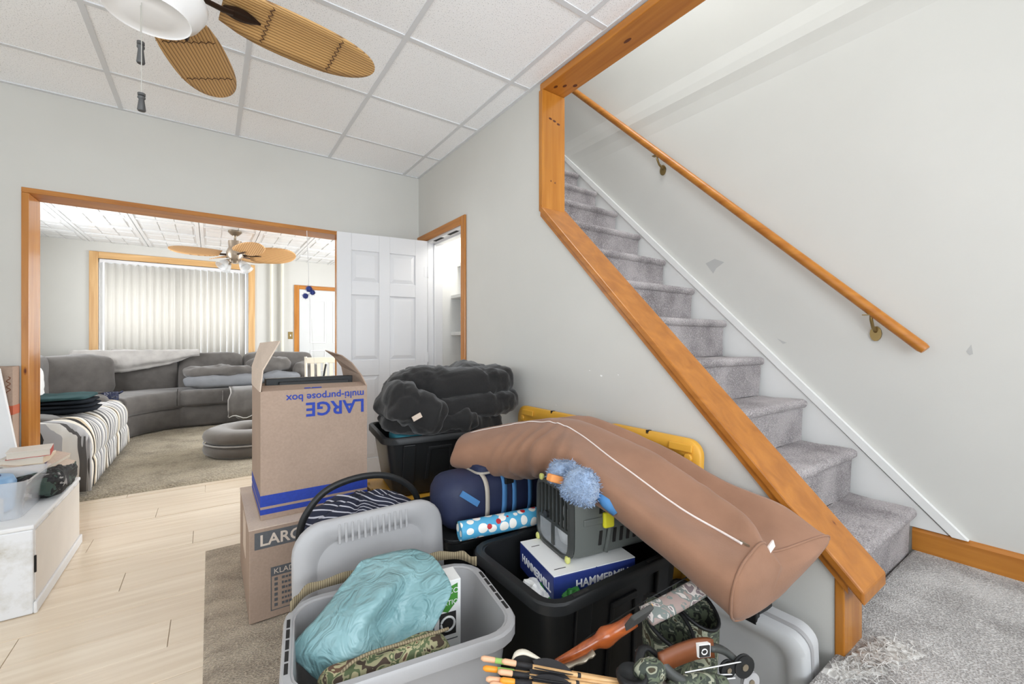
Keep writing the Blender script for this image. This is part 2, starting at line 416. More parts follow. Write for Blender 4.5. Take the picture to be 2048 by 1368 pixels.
# six-panel door, swung open into the room
def panel_door(name, W, H, T, mat, groups, sunk=0.012):
    """door leaf in local coords: x 0..W, z 0..H, front face y=-T ; panels raised with sunk moulding"""
    root = empty(name)
    leaf = MB().box(0, W, -T + sunk, -sunk, 0, H)
    xsplit = [0] + sorted({g[0] for g in groups} | {g[1] for g in groups}) + [W]
    for side, (y0, y1) in (('f', (-T, -T + sunk)), ('b', (-sunk, 0))):
        xs_ = sorted({(g[0], g[1]) for g in groups}); px = 0
        for a, b_ in xs_:
            leaf.box(px, a, y0, y1, 0, H); px = b_
            zs = sorted((g[2], g[3]) for g in groups if (g[0], g[1]) == (a, b_)); pz = 0
            for c_, d_ in zs: leaf.box(a, b_, y0, y1, pz, c_); pz = d_
            leaf.box(a, b_, y0, y1, pz, H)
        leaf.box(px, W, y0, y1, 0, H)
    lf = leaf.build('leaf', mat, root, world=False, bevel=0.002, seg=1)
    for g in groups:
        a, b_, c_, d_ = g; i = 0.034
        m = MB()
        for yy, yb in ((-T + 0.003, -T + sunk), (-0.003, -sunk)):
            lo = [(a + .004, yb, c_ + .004), (b_ - .004, yb, c_ + .004), (b_ - .004, yb, d_ - .004), (a + .004, yb, d_ - .004)]
            hi = [(a + i, yy, c_ + i), (b_ - i, yy, c_ + i), (b_ - i, yy, d_ - i), (a + i, yy, d_ - i)]
            m.loft([lo, hi])
        m.build('door_panel', mat, lf, world=False)
    return root
DW, DH = 0.715, 1.985
gx = [(0.105, 0.315), (0.40, 0.61)]
G = [(a, b_, c_, d_) for a, b_ in gx for c_, d_ in ((0.20, 0.86), (0.985, 1.50), (1.605, 1.85))]
dr = panel_door('door_1', DW, DH, 0.035, M['white'], G)
dr['kind'] = 'structure'; dr['label'] = 'white six-panel door swung open beside the closet'
# local x runs from free edge to hinge
hx, hy = XR - 0.012, 3.425
ang = math.radians(-7.5)
dr.rotation_euler = (0, 0, ang)
dr.location = (hx - DW * math.cos(ang), hy - DW * math.sin(ang), 0.012)
for z in (0.25, 1.0, 1.72):
    MB().lathe([(0.007, -0.045), (0.007, 0.045)], 10, (DW + 0.004, -0.035, z)).box(DW - 0.03, DW, -0.037, -0.0345, z - 0.04, z + 0.04).build('hinge', M['white'], dr, world=False)

# knee-wall cap, end post, upright board, beam
t3 = S('trim_3', MB().box(XR - 0.016, XR2 + 0.012, 1.852, 1.885, 1.875, 2.552), M['pine_z'], bevel=0.004)
cap = MB()
ya, yb = 1.872, 0.415
poly = [(ya, ztop(ya) + 0.002), (ya, ztop(ya) + 0.042), (yb, ztop(yb) + 0.042), (yb, ztop(yb) + 0.002)]
cap.prism(poly, 'x', XR - 0.022, XR2 + 0.035)
M['pine_d'] = wood('stained_pine_slope', (156, 94, 30), (184, 118, 46), 'y', 0.8)
cap.build('sloping_cap', M['pine_d'], t3, bevel=0.006)
MB().prism([(ya, ztop(ya) - 0.022), (ya, ztop(ya) + 0.001), (yb + 0.04, ztop(yb + 0.04) + 0.001), (yb + 0.04, ztop(yb + 0.04) - 0.022)], 'x', XR - 0.014, XR - 0.001).build('cap_moulding', M['pine_d'], t3)
MB().box(XR - 0.006, XR2 + 0.006, 0.466, 0.491, 0.2, ztop(0.47) - 0.004).build('end_post', M['pine_z'], t3, bevel=0.004)
t4 = S('trim_4', MB().box(XR - 0.008, XR2 + 0.010, -1.55, 1.884, 2.553, 2.592), M['pine_y'], bevel=0.004)
def knot(c, rx, ry, nrm, parent):
    c = Vector(c); n = Vector(nrm).normalized(); a = n.orthogonal().normalized(); b_ = n.cross(a)
    if abs(n.z) > 0.9: a, b_ = Vector((0, 1, 0)), Vector((1, 0, 0))
    elif abs(n.y) > 0.9: a, b_ = Vector((1, 0, 0)), Vector((0, 0, 1))
    m = MB(); ring = [c + a * rx * math.cos(k * PI / 6) + b_ * ry * math.sin(k * PI / 6) for k in range(12)]
    m.loft([[p - n * 0.001 for p in ring], [p + n * 0.0008 for p in ring]]); m.build('knot', M['knot'], parent)
M['knot'] = plain('dark_knot', (92, 44, 18), 0.5, var=0.25, vs_=40)
for x, y_, a, b_ in ((1.565, 1.80, .014, .009), (1.60, 1.765, .014, .009), (1.645, 1.73, .014, .011), (1.60, 1.33, .022, .009)): knot((x, y_, 2.553), a, b_, (0, 0, -1), t4)
for x, z in ((1.57, 2.40), (1.60, 2.395), (1.63, 2.385), (1.575, 2.05), (1.605, 2.045)): knot((x, 1.852, z), .012 if z > 2.2 else .004, .006 if z > 2.2 else .005, (0, -1, 0), t3)

# landing one step up, torn carpet, wooden baseboard
ld = MB().prism([(1.31, -1.55), (XS, -1.55), (XS, 0.535), (XR2 - 0.01, 0.535), (XR2 - 0.01, 0.49), (1.31, 0.49)], 'z', 0.0, 0.215)
S('floor_landing', ld, M['landing'], bevel=0.012)
bb = MB().prism([(XS - 0.018, 0.215), (XS - 0.018, 0.300), (XS - 0.010, 0.312), (XS, 0.316), (XS, 0.215)], 'y', -1.55, 0.535)
S('baseboard_right', bb, M['pine_y'])
S('baseboard_knee', MB().box(XR - 0.012, XR, 0.50, 2.74, 0, 0.075), M['white'], bevel=0.004)

# staircase
st = empty('staircase', (2.1, 0.53, 0.215), label='carpeted staircase climbing between knee wall and handrail wall', cat='stairs')
RUN, RISE = 0.2112, 0.2155
for k in range(16):
    yn = 0.512 + RUN * k; zn = 0.409 + RISE * k
    x0, x1 = XR2 + 0.002, 2.535
    prof = []
    r = 0.022
    prof.append((yn + 0.03, zn - RISE + 0.0))
    prof.append((yn + 0.026, zn - RISE * 0.5)); prof.append((yn + 0.022, zn - 0.052))
    for a in range(7):
        t = -PI / 2 - a * PI / 6
        prof.append((yn + r + r * math.cos(t) * 1.0, zn - r + r * math.sin(t)))
    prof += [(yn + 0.08, zn + 0.001), (yn + 0.16, zn - 0.004), (yn + RUN + 0.03, zn)]
    n = 14; rings = []
    for i in range(n + 1):
        xx = x0 + (x1 - x0) * i / n
        ring = []
        for (yy, zz) in prof:
            d = 0.004 * noise.noise(Vector((xx * 6, yy * 9 + k * 3, zz * 9)))
            jx = 0.010 * noise.noise(Vector((k * 5.1, yy * 60, zz * 60))) if i == n else 0
            ring.append((xx + jx, yy + d, zz + d * 0.7))
        rings.append(ring)
    m = MB().loft(rings, cap=False, closed=False)
    b_ = len(m.v)
    # underside and right end closed
    m.f.append(tuple(range(n * len(prof), (n + 1) * len(prof))))
    m.build('carpeted_step', M['stair'], st, smooth=False, auto=50)
# white wall string with moulding
sk = MB(); zs = lambda yy: 2.805 + (yy - 2.843) * 1.003
sk.prism([(0.42, 0.317), (4.0, zs(4.0) - 0.02), (4.0, zs(4.0) - 0.6), (0.8, 0.24), (0.55, 0.217), (0.545, 0.317)], 'x', XS - 0.016, XS - 0.001)
sk.build('wall_string', M['wall_white'], st)
MB().prism([(0.36, 0.317), (4.0, zs(4.0) + 0.004), (4.0, zs(4.0) - 0.045), (0.408, 0.317)], 'x', XS - 0.026, XS - 0.0005).build('string_moulding', M['wall_white'], st)

# handrail with brackets
hr = empty('handrail', (2.505, 0.49, 1.117), label='round wooden handrail on brackets along the stair wall', cat='handrail')
p0 = Vector((2.505, 0.480, 1.106)); p1 = Vector((2.505, 3.2, 3.802))
MB().tube([p0, p0 + (p1 - p0) * 0.004, p1], [0.019, 0.023, 0.023], 14).build('rail', M['pine_y'], hr, auto=40)
for (yy) in (0.665, 1.83):
    z = p0.z + (yy - p0.y) * (p1.z - p0.z) / (p1.y - p0.y) - 0.025
    b_ = MB().tube([(2.505, yy, z + 0.002), (2.507, yy, z - 0.02), (2.53, yy, z - 0.055), (2.572, yy, z - 0.075)], [0.006, 0.007, 0.007, 0.008], 8)
    b_.lathe([(0.020, 0), (0.020, 0.004)], 14, (0, 0, 0))
    b_.v = b_.v[:-28]; b_.f = b_.f[:-15]
    b_.tube([(2.568, yy, z - 0.085), (2.579, yy, z - 0.085)], 0.022, 14, flat=1.6).box(2.49, 2.52, yy - 0.03, yy + 0.03, z, z + 0.004)
    b_.build('bracket', M['brass'], hr, auto=40)

# paint scuffs on the stair wall, plaster patches
def patch(name, pts, x, mat, parent):
    m = MB(); m.loft([[(x + 0.0015, a, b_) for a, b_ in pts], [(x - 0.0008, a, b_) for a, b_ in pts]]); return m.build(name, mat, parent)
M['patch'] = plain('bare_plaster', (186, 186, 184), 0.9)
wst = D.objects['wall_stair']
wrt = D.objects['wall_right']
M['chip'] = plain('white_chip', (238, 238, 236), .8)
for yy, zz, s_ in ((1.42, .98, .012), (1.50, 1.0, .006), (1.32, .99, .006), (.74, .72, .008), (1.05, 1.02, .004), (2.2, 1.55, .003), (1.75, .80, .005)):
    patch('paint_chip', [(yy, zz), (yy + s_, zz + s_ * .3), (yy + s_ * 1.2, zz - s_ * .3), (yy + s_ * .3, zz - s_ * .5)], XR, M['chip'], wrt)
patch('scuff_mark', [(2.05, 3.2), (2.02, 3.21), (2.0, 3.19), (2.02, 3.2)], XS, M['patch'], wst)
patch('paint_chip', [(1.52, 1.64), (1.46, 1.66), (1.40, 1.63), (1.45, 1.60), (1.47, 1.57)], XS, M['patch'], wst)
patch('paint_chip', [(0.355, 1.13), (0.35, 1.09), (0.36, 1.085), (0.37, 1.10)], XS, M['patch'], wst)
patch('paint_chip', [(1.10, 1.16), (1.07, 1.13), (1.05, 1.135)], XS, M['patch'], wst)
# ------------------------------------------------------------------ living room beyond the opening
WX0, WX1, WZ0, WZ1 = -1.24, 0.50, 0.85, 2.28
wb = MB().box(-2.1, WX0, YB, YB + 0.2, 0, 2.62).box(WX1, 3.1, YB, YB + 0.2, 0, 2.62).box(WX0, WX1, YB, YB + 0.2, 0, WZ0).box(WX0, WX1, YB, YB + 0.2, WZ1, 2.62)
S('wall_living_far', wb, M['wall'])
S('wall_living_left', MB().box(-2.1, -1.95, YF2, 5.1, 0, 2.62).box(-2.1, -1.95, 6.7, YB, 0, 2.62).box(-2.1, -1.95, 5.1, 6.7, 0, 0.9).box(-2.1, -1.95, 5.1, 6.7, 2.2, 2.62), M['wall'])  # opening added to let in the made-up light from the left
S('wall_living_right', MB().box(3.0, 3.15, YF2, 4.6, 0, 2.62).box(3.0, 3.15, 6.6, YB, 0, 2.62).box(3.0, 3.15, 4.6, 6.6, 0, 0.8).box(3.0, 3.15, 4.6, 6.6, 2.2, 2.62), M['wall'])
S('wall_living_near', MB().box(XR2, 3.15, YF2 - 0.1, YF2, 0, 2.62), M['wall'])
ce2 = S('ceiling_living', MB().box(-2.1, 3.1, YF2, YB, ZC2 + 0.012, ZC2 + 0.12), M['wall_white'])
# pressed tiles: frame, field and corner squares
tm = MB(); TS = 0.61
tm.box(-TS / 2 + .002, TS / 2 - .002, -TS / 2 + .002, TS / 2 - .002, 0.006, 0.012)
for a in (-1, 1):
    tm.box(a * (TS / 2 - 0.022) - 0.018, a * (TS / 2 - 0.022) + 0.018, -TS / 2 + .004, TS / 2 - .004, -0.003, 0.006)
    tm.box(-TS / 2 + .045, TS / 2 - .045, a * (TS / 2 - 0.022) - 0.018, a * (TS / 2 - 0.022) + 0.018, -0.003, 0.006)
for i in range(3):
    for j in range(3):
        tm.box(-0.235 + i * 0.16, -0.085 + i * 0.16, -0.235 + j * 0.16, -0.085 + j * 0.16, -0.002 if (i + j) % 2 else 0.001, 0.006)
tp = None
for i in range(8):
    for j in range(7):
        loc = (-1.63 + i * TS, YF2 + 0.31 + j * TS, ZC2)
        if tp is None: tp = tm.build('ceiling_tile', M['tin'], ce2, bevel=0.003, seg=1); tp.location = loc
        else: copy_part(tp, loc)
# front window: casing, sill, panes, vertical blind
wn = S('window_1', MB().box(WX0 - 0.09, WX0, YB - 0.022, YB + 0.05, WZ0 - 0.05, WZ1 + 0.09), M['oak_z'], bevel=0.006)
MB().box(WX1, WX1 + 0.09, YB - 0.022, YB + 0.05, WZ0 - 0.05, WZ1 + 0.09).build('side_casing', M['oak_z'], wn, bevel=0.006)
MB().box(WX0, WX1, YB - 0.022, YB + 0.05, WZ1, WZ1 + 0.09).build('head_casing', M['oak_x'], wn, bevel=0.006)
MB().box(WX0 - 0.1, WX1 + 0.1, YB - 0.06, YB + 0.08, WZ0 - 0.08, WZ0 - 0.05).build('sill', M['oak_x'], wn, bevel=0.006)
M['glass'] = clear('window_glass', alpha=0.06, rough=0.02)
for a, b_ in ((WX0, -0.38), (-0.36, WX1)): MB().box(a + 0.03, b_ - 0.03, YB + 0.12, YB + 0.126, WZ0, WZ1 - 0.03).build('pane', M['glass'], wn)
MB().box(WX0, WX0 + 0.03, YB + 0.1, YB + 0.15, WZ0 - 0.05, WZ1).box(WX1 - 0.03, WX1, YB + 0.1, YB + 0.15, WZ0 - 0.05, WZ1).box(-0.39, -0.35, YB + 0.1, YB + 0.15, WZ0 - 0.05, WZ1).box(WX0, WX1, YB + 0.1, YB + 0.15, WZ1 - 0.03, WZ1).build('sash', M['white'], wn)
mb_, nt_, b_ = newmat('translucent_blind')
b_.inputs['Base Color'].default_value = (*lin((226, 223, 217)), 1); b_.inputs['Roughness'].default_value = 0.6
tl = N(nt_, 'ShaderNodeBsdfTranslucent'); tl.inputs[0].default_value = (*lin((250, 249, 246)), 1)
mx_ = N(nt_, 'ShaderNodeMixShader'); mx_.inputs[0].default_value = 0.22
nt_.links.new(b_.outputs[0], mx_.inputs[1]); nt_.links.new(tl.outputs[0], mx_.inputs[2]); nt_.links.new(mx_.outputs[0], nt_.nodes['Material Output'].inputs['Surface'])
M['blind'] = mb_
bl = empty('vertical_blind', (-0.37, YB + 0.03, WZ0), label='cream vertical blind hanging in the living room window', cat='blind')
MB().box(WX0 + 0.01, WX1 - 0.01, YB + 0.0, YB + 0.045, WZ1 - 0.05, WZ1 - 0.005).build('headrail', M['white'], bl, bevel=0.004)
ns = 20; sp_ = (WX1 - WX0 - 0.10) / ns
sl = None
for k in range(ns):
    if sl is None:
        m = MB(); n = 6; rows = []
        for z in (0.0, WZ1 - WZ0 - 0.0):
            rows.append([(-0.05 + 0.1 * i / n, 0.022 * math.sin(PI * i / n), z) for i in range(n + 1)])
        sl = m.grid(rows).build('slat', M['blind'], bl, world=False, smooth=True, solid=0.002)
        o = sl
    else: o = copy_part(sl)
    o.location = (WX0 + 0.06 + sp_ * (k + 0.5) + 0.37, 0.0, -0.05); o.rotation_euler = (0, 0, math.radians(40 + rnd.uniform(-4, 4)))
# white heating pipes by the window
M['pipe'] = plain('cream_pipe', (232, 228, 212), 0.45)
for k, px in enumerate((543.5, 565)):
    p = at(px, 600, 1); t = (YB - 0.06) / p.y; x = p.x * t
    o = MB().lathe([(0.022, 0), (0.022, 2.495)], 12, (x, YB - 0.05, 0)).build('heating_pipe', M['pipe'], auto=40)
    tag(o, ['cream vertical pipe beside the window casing', 'cream vertical pipe nearer the front door'][k], 'pipe', 'living room pipes')
# front door with moulded panels, casing, switch plate
fx0 = at(598, 600, 1); fx0 = fx0.x * (YB / fx0.y)
t5 = S('trim_5', MB().box(fx0 - 0.075, fx0, YB - 0.02, YB + 0.0, 0, 2.10), M['pine_z'], bevel=0.005)
MB().box(fx0, fx0 + 0.99, YB - 0.02, YB, 2.035, 2.10).build('head_casing', M['pine_x'], t5, bevel=0.005)
MB().box(fx0 + 0.915, fx0 + 0.99, YB - 0.02, YB, 0, 2.035).build('side_casing', M['pine_z'], t5, bevel=0.005)
M['door_grey'] = plain('pale_grey_door', (206, 208, 208), 0.5, var=0.02)
fd = S('door_2', MB().box(fx0 + 0.004, fx0 + 0.911, YB - 0.012, YB - 0.001, 0.01, 2.03), M['door_grey'])
fd['label'] = 'pale grey front door with moulded panels'
for a in (0.17, 0.54):
    for z0, z1 in ((0.2, 0.65), (0.78, 1.0), (1.12, 1.86)):
        m = MB(); X0 = fx0 + a; X1 = X0 + 0.25
        m.box(X0, X0 + .02, YB - 0.02, YB - 0.012, z0, z1).box(X1 - .02, X1, YB - 0.02, YB - 0.012, z0, z1).box(X0 + .02, X1 - .02, YB - 0.02, YB - 0.012, z0, z0 + .02).box(X0 + .02, X1 - .02, YB - 0.02, YB - 0.012, z1 - .02, z1)
        m.build('panel_moulding', M['white'], fd, bevel=0.003)
sw = MB().box(fx0 - 0.165, fx0 - 0.095, YB - 0.008, YB - 0.001, 1.19, 1.31)
o = sw.build('switch_plate', M['brass'], bevel=0.002); tag(o, 'brass light switch plate beside the front door', 'switch')
MB().box(fx0 - 0.137, fx0 - 0.123, YB - 0.016, YB - 0.008, 1.235, 1.265).build('toggle', M['wall_white'], o)
# beige shag rug
rg = MB(); rows = []
nx, ny = 70, 60
for j in range(ny + 1):
    rows.append([(-1.3 + 3.6 * i / nx, 4.27 + 3.2 * j / ny, 0.016 + 0.006 * noise.noise(Vector((i * .9, j * .9, 0))) if 0 < i < nx and 0 < j < ny else 0.001) for i in range(nx + 1)])
o = rg.grid(rows).build('shag_rug', M['rug2'], smooth=True); tag(o, 'beige shag rug on the living room floor', 'rug')

# ---- ceiling fans
def blade(length, width, mat, name='blade', thick=0.006, parent=None, tipw=0.55, droop=0.0):
    """leaf-shaped blade along +x, starting at x=0"""
    top = []; n = 18; m = MB(); rings = []
    for i in range(n + 1):
        s_ = math.sin(PI / 2 * i / n) ** .9; x = length * s_
        wd = width * math.sqrt(max(0, 1 - abs(2 * (0.10 + 0.90 * s_) - 1) ** 2.5))
        wd = max(wd, 0.006)
        row = []
        for j in range(7):
            yy = -wd / 2 + wd * j / 6
            row.append((x, yy, 0.012 * (1 - (2 * yy / width) ** 2) - droop * s_ * s_))
        rings.append(row)
    return m.grid(rings).build(name, mat, parent, world=False, smooth=True, solid=thick)
M['bamboo'] = stripes('bamboo_blade', [(0, (208, 168, 112)), (0.55, (194, 150, 92)), (0.8, (122, 84, 44)), (1.0, (208, 168, 112))], 1 / 0.0118, (0, 1, 0), 0.5, bs=0.8)
M['stitch'] = plain('brown_stitching', (70, 42, 22), 0.8)
M['palm'] = stripes('palm_leaf_blade', [(0, (232, 190, 138)), (0.6, (208, 158, 104)), (0.9, (168, 120, 72)), (1.0, (232, 190, 138))], 1 / 0.02, (0.25, 1, 0), 0.6, bs=0.6)
M['bronze'] = plain('oil_rubbed_bronze', (58, 42, 32), 0.4, 0.7)
M['pewter'] = plain('brushed_pewter', (150, 140, 124), 0.35, 0.8)
M['nickel'] = plain('antique_nickel', (168, 154, 138), 0.35, 0.7)
m_, nt_, b_ = newmat('frosted_globe'); b_.inputs['Base Color'].default_value = (*lin((244, 244, 244)), 1); b_.inputs['Roughness'].default_value = 0.25
M['globe'] = m_
FC = Vector((-0.15, 1.66, 0)); ZB = 2.235
fan = empty('ceiling_fan', (FC.x, FC.y, 2.6), label='near ceiling fan with slatted bamboo blades and white bowl light', cat='ceiling fan')
MB().lathe([(0.07, 0.0), (0.07, -0.03), (0.03, -0.06)], 24, (FC.x, FC.y, 2.6)).build('canopy', M['bronze'], fan, auto=40)
MB().lathe([(0.014, -0.05), (0.014, -0.25)], 12, (FC.x, FC.y, 2.6)).build('downrod', M['bronze'], fan, auto=40)
MB().lathe([(0.03, 0.15), (0.10, 0.12), (0.125, 0.07), (0.125, 0.01), (0.09, -0.03), (0.075, -0.05)], 28, (FC.x, FC.y, ZB)).build('motor_housing', M['bronze'], fan, auto=40)
MB().lathe([(0.06, 0.02), (0.138, -0.0), (0.147, -0.018), (0.143, -0.035), (0.128, -0.06), (0.108, -0.078), (0.104, -0.085), (0.098, -0.080), (0.06, -0.086), (0.01, -0.088)], 40, (FC.x, FC.y, ZB - 0.042)).build('bowl_shade', M['globe'], fan, auto=60)
ANG0 = math.radians(8.0)
for k in range(5):
    a = ANG0 + k * math.radians(66 if k == 1 else 0) if k < 2 else math.radians(74 + (k - 1) * 71.5)
    R_ = Euler((math.radians(-11), 0, a), 'XYZ')
    bl_ = blade(0.52, 0.205, M['bamboo'], 'blade', parent=fan)
    bl_.location = (0.185 * math.cos(a), 0.185 * math.sin(a), ZB - 2.6); bl_.rotation_euler = R_
    for xs_ in (0.13, 0.36):
        st_ = MB()
        for q in range(16):
            yy = -0.088 + q * 0.0117
            st_.tube([(xs_ + (0.006 if q % 2 else -0.006), yy, 0.0015), (xs_ + (-0.006 if q % 2 else 0.006), yy + 0.0117, 0.0015)], 0.0016, 4)
        sto = st_.build('stitching', M['stitch'], bl_, world=False); sto.location.z = 0.0015 if False else -0.0
    br = MB().tube([(-0.09, 0, -0.004), (0.0, 0, -0.012), (0.03, 0, -0.008)], [0.011, 0.012, 0.012], 8, flat=0.4)
    rows = []
    for i in range(9):
        s_ = i / 8; wd = 0.052 * math.sin(PI * (0.12 + 0.86 * s_)) + 0.002
        rows.append([(0.0 + 0.11 * s_, -wd / 2 + wd * j / 4, -0.004 - (0.003 if j % 2 else 0)) for j in range(5)])
    b2 = br.build('blade_arm', M['bronze'], bl_, world=False, auto=40)
    MB().grid(rows).build('leaf_plate', M['bronze'], bl_, world=False, solid=0.003)
M['fob'] = plain('grey_pull_fob', (72, 72, 72), 0.5); M['chain'] = plain('pull_chain', (190, 188, 182), 0.4, 0.5)
for k, (px, py0, py1, dx) in enumerate(((281.5, 84, 127, 0.02), (283, 187, 222, 0.0))):
    t = (FC + Vector((0, 0, 0))); dep = t.x * FX + t.y * FY - 0.05 + dx * 0.5
    top = at(px, 0, dep); bot = at(px, py0, dep); end = at(px, py1, dep)
    pch = MB().tube([(top.x, top.y, ZB - 0.03), bot], 0.0013, 6).build('pull_chain', M['chain'], fan)
    h = bot.z - end.z
    MB().lathe([(0.004, 0.002), (0.009, 0), (0.009, -h * .12), (0.006, -h * .15), (0.009, -h * .2), (0.009, -h * .28), (0.0065, -h * .34), (0.010, -h * .95), (0.0085, -h)], 14, (bot.x, bot.y, bot.z)).build('pull_fob', M['fob'], pch, auto=40)
# far fan
F2 = at(470, 470, 5.25); F2 = Vector((F2.x, F2.y, 0)); Z2 = 2.19
fan2 = empty('ceiling_fan', (F2.x, F2.y, 2.5), label='far ceiling fan with woven palm leaf blades and glass tulip lights', cat='ceiling fan')
MB().lathe([(0.072, 0.0), (0.074, -0.02), (0.045, -0.05), (0.03, -0.06)], 20, (F2.x, F2.y, 2.5)).build('canopy', M['pewter'], fan2, auto=40)
MB().lathe([(0.03, 0), (0.013, -0.03), (0.013, -0.08), (0.03, -0.10)], 12, (F2.x, F2.y, 2.45)).build('downrod', M['pewter'], fan2, auto=40)
MB().lathe([(0.03, 0.19), (0.072, 0.185), (0.068, 0.10), (0.075, 0.09), (0.09, 0.05), (0.09, 0.0), (0.05, -0.05), (0.03, -0.09)], 20, (F2.x, F2.y, Z2)).build('motor_housing', M['nickel'], fan2, auto=40)
for k, a in enumerate((-2, 58, 118, 178, 300)):
    a = math.radians(a - 12)
    bl_ = blade(0.52, 0.30 if k in (0,) else 0.26, M['palm'], 'blade', parent=fan2, thick=0.008)
    bl_.location = (0.15 * math.cos(a), 0.15 * math.sin(a), Z2 + 0.02 - 2.5); bl_.rotation_euler = (math.radians(-30 if k in (0, 3) else -14), math.radians(-3), a)
    MB().tube([(-0.08, 0, 0.0), (0.06, 0, -0.008), (0.13, 0.01, -0.006)], [0.012, 0.010, 0.004], 6).build('blade_arm', M['bronze'], bl_, world=False)
M['ribbed_glass'] = clear('ribbed_glass', (225, 228, 230), 0.5, 0.15)
for k in range(4):
    a = k * PI / 2 + 0.6; c = Vector((F2.x + 0.085 * math.cos(a), F2.y + 0.085 * math.sin(a), Z2 - 0.06))
    d = Vector((math.cos(a) * 0.8, math.sin(a) * 0.8, -0.75)).normalized()
    la_ = MB().tube([(F2.x, F2.y, Z2 - 0.03), c], 0.009, 8).tube([c, c + d * 0.045], [0.02, 0.024], 10).build('lamp_arm', M['nickel'], fan2, auto=40)
    sh = MB().tube([c + d * 0.03, c + d * 0.07, c + d * 0.13], [0.028, 0.045, 0.062], 18, cap=False)
    sh.build('glass_shade', M['ribbed_glass'], la_, smooth=True, solid=0.003)
# blue pompom on a string under the opening
pp = empty('hanging_pompom', at(613.5, 452, 3.302), label='blue pompom ornament on a white string under the wide opening', cat='ornament')
M['string'] = plain('white_string', (225, 225, 225), 0.8); M['pom'] = plain('blue_tinsel', (48, 66, 140), 0.5, var=0.35, vs_=90)
a = at(613.5, 452, 3.302); b_ = at(618, 575, 3.302)
a.z = 2.012
MB().tube([a, (a + b_) / 2 + Vector((0.001, 0, 0)), b_], 0.0022, 5).build('string', M['string'], pp)
MB().tube([b_, at(626, 690, 3.302), at(632, 772, 3.302)], 0.0010, 5).build('fine_thread', M['string'], pp)
for (px, py, r) in ((618, 578, 0.036), (611, 592, 0.032), (625, 585, 0.030)):
    c = at(px, py, 3.302); m = MB()
    for q in range(110):
        d = Vector((rnd.gauss(0, 1), rnd.gauss(0, 1), rnd.gauss(0, 1))).normalized()
        s1 = d.orthogonal().normalized() * 0.0025
        m.add([c + s1, c - s1, c + d * r * rnd.uniform(.8, 1.25)], [(0, 1, 2)])
    m.soft(c, (r * 1.3, r * 1.3, r * 1.3), 1, 1, nu=10, nv=6)
    m.build('tuft', M['pom'], pp)
# ------------------------------------------------------------------ living room furniture
M['sofa'] = plain('charcoal_microfibre', (96, 92, 89), 0.9, var=0.2, vs_=9, bs=0.25, bscale=140, bd=0.003, spec=0.15, sheen=0.3)
M['sofa_lt'] = plain('grey_fleece', (164, 160, 156), 0.95, var=0.14, vs_=10, bs=0.3, bscale=90, bd=0.004, spec=0.1, sheen=0.4)
M['sofa_bl'] = plain('slate_pillowcase', (124, 126, 130), 0.9, var=0.1, vs_=10, bs=0.2, spec=0.15)
sf = empty('sectional_sofa', (-1.0, 6.6, 0.017), label='charcoal sectional sofa wrapping the living room corner', cat='sofa')
def cush(name, x0, x1, y0, y1, z0, z1, mat='sofa', e=0.28, amp=0.02, f=3, seed=1, parent=None, e2=None, rot=None, nu=36, nv=18):
    return MB().soft(((x0 + x1) / 2, (y0 + y1) / 2, (z0 + z1) / 2), (x1 - x0, y1 - y0, z1 - z0), e, e2 or e, amp, f, nu, nv, rot, seed).build(name, M[mat], parent, smooth=True)
cush('base', -1.80, -0.80, 4.50, 6.55, 0.02, 0.33, e=0.2, amp=0.006, parent=sf)
cush('base', -0.42, 1.36, 7.02, 7.90, 0.02, 0.32, e=0.2, amp=0.006, parent=sf)
cush('seat_cushion', -1.72, -0.77, 4.70, 5.90, 0.28, 0.50, parent=sf, seed=2)
cush('armrest', -1.78, -0.92, 4.46, 4.76, 0.16, 0.60, parent=sf, seed=3, e=0.35)
cush('armrest', -1.70, -0.86, 5.86, 6.16, 0.30, 0.62, parent=sf, seed=4, e=0.4)
cush('console', -1.70, -0.80, 6.10, 6.62, 0.03, 0.49, parent=sf, seed=5, e=0.22, amp=0.008)
# curved corner unit
def sector(name, r0, r1, z0, z1, a0, a1, mat, n=14):
    cx, cy = -0.02, 6.30
    rings = []
    for i in range(n + 1):
        a = math.radians(a0 + (a1 - a0) * i / n); c, s_ = math.cos(a), math.sin(a)
        b = 0.05; prof = [(r0 + b * .3, z0), (r0, z0 + b), (r0, z1 - b), (r0 + b * .4, z1 - b * .3), (r0 + b, z1), ((r0 + r1) / 2, z1 + 0.012), (r1 - b, z1), (r1, z1 - b), (r1, z0)]
        rings.append([(cx + c * r, cy + s_ * r, z + 0.006 * noise.noise(Vector((i * .7, r * 5, z * 6)))) for r, z in prof])
    return MB().loft(rings).build(name, M[mat], sf, smooth=True)
sector('corner_base', 0.80, 1.60, 0.03, 0.30, 95, 172, 'sofa'); sector('corner_seat', 0.775, 1.45, 0.28, 0.505, 97, 170, 'sofa')
cush('seat_cushion', -0.34, 0.46, 6.97, 7.62, 0.29, 0.52, parent=sf, seed=6); cush('seat_cushion', 0.47, 1.34, 6.97, 7.62, 0.29, 0.52, parent=sf, seed=7)
for k, (x0, x1, y0, y1, rz) in enumerate(((-1.90, -1.48, 4.72, 5.86, 0), (-1.90, -1.46, 6.1, 7.1, 0))):
    cush('back_cushion', x0, x1, y0, y1, 0.42, 1.0, parent=sf, seed=8 + k, amp=0.03, e=0.4)
cush('back_cushion', -1.78, -0.98, 7.05, 7.45, 0.45, 0.98, parent=sf, seed=11, amp=0.035, e=0.42, rot=Euler((0, 0, math.radians(38))))
for k, (x0, x1) in enumerate(((-1.35, -0.36), (-0.36, 0.40), (0.40, 1.36))):
    cush('back_cushion', x0, x1, 7.50, 7.90, 0.42, 0.99, parent=sf, seed=13 + k, amp=0.018, e=0.3)
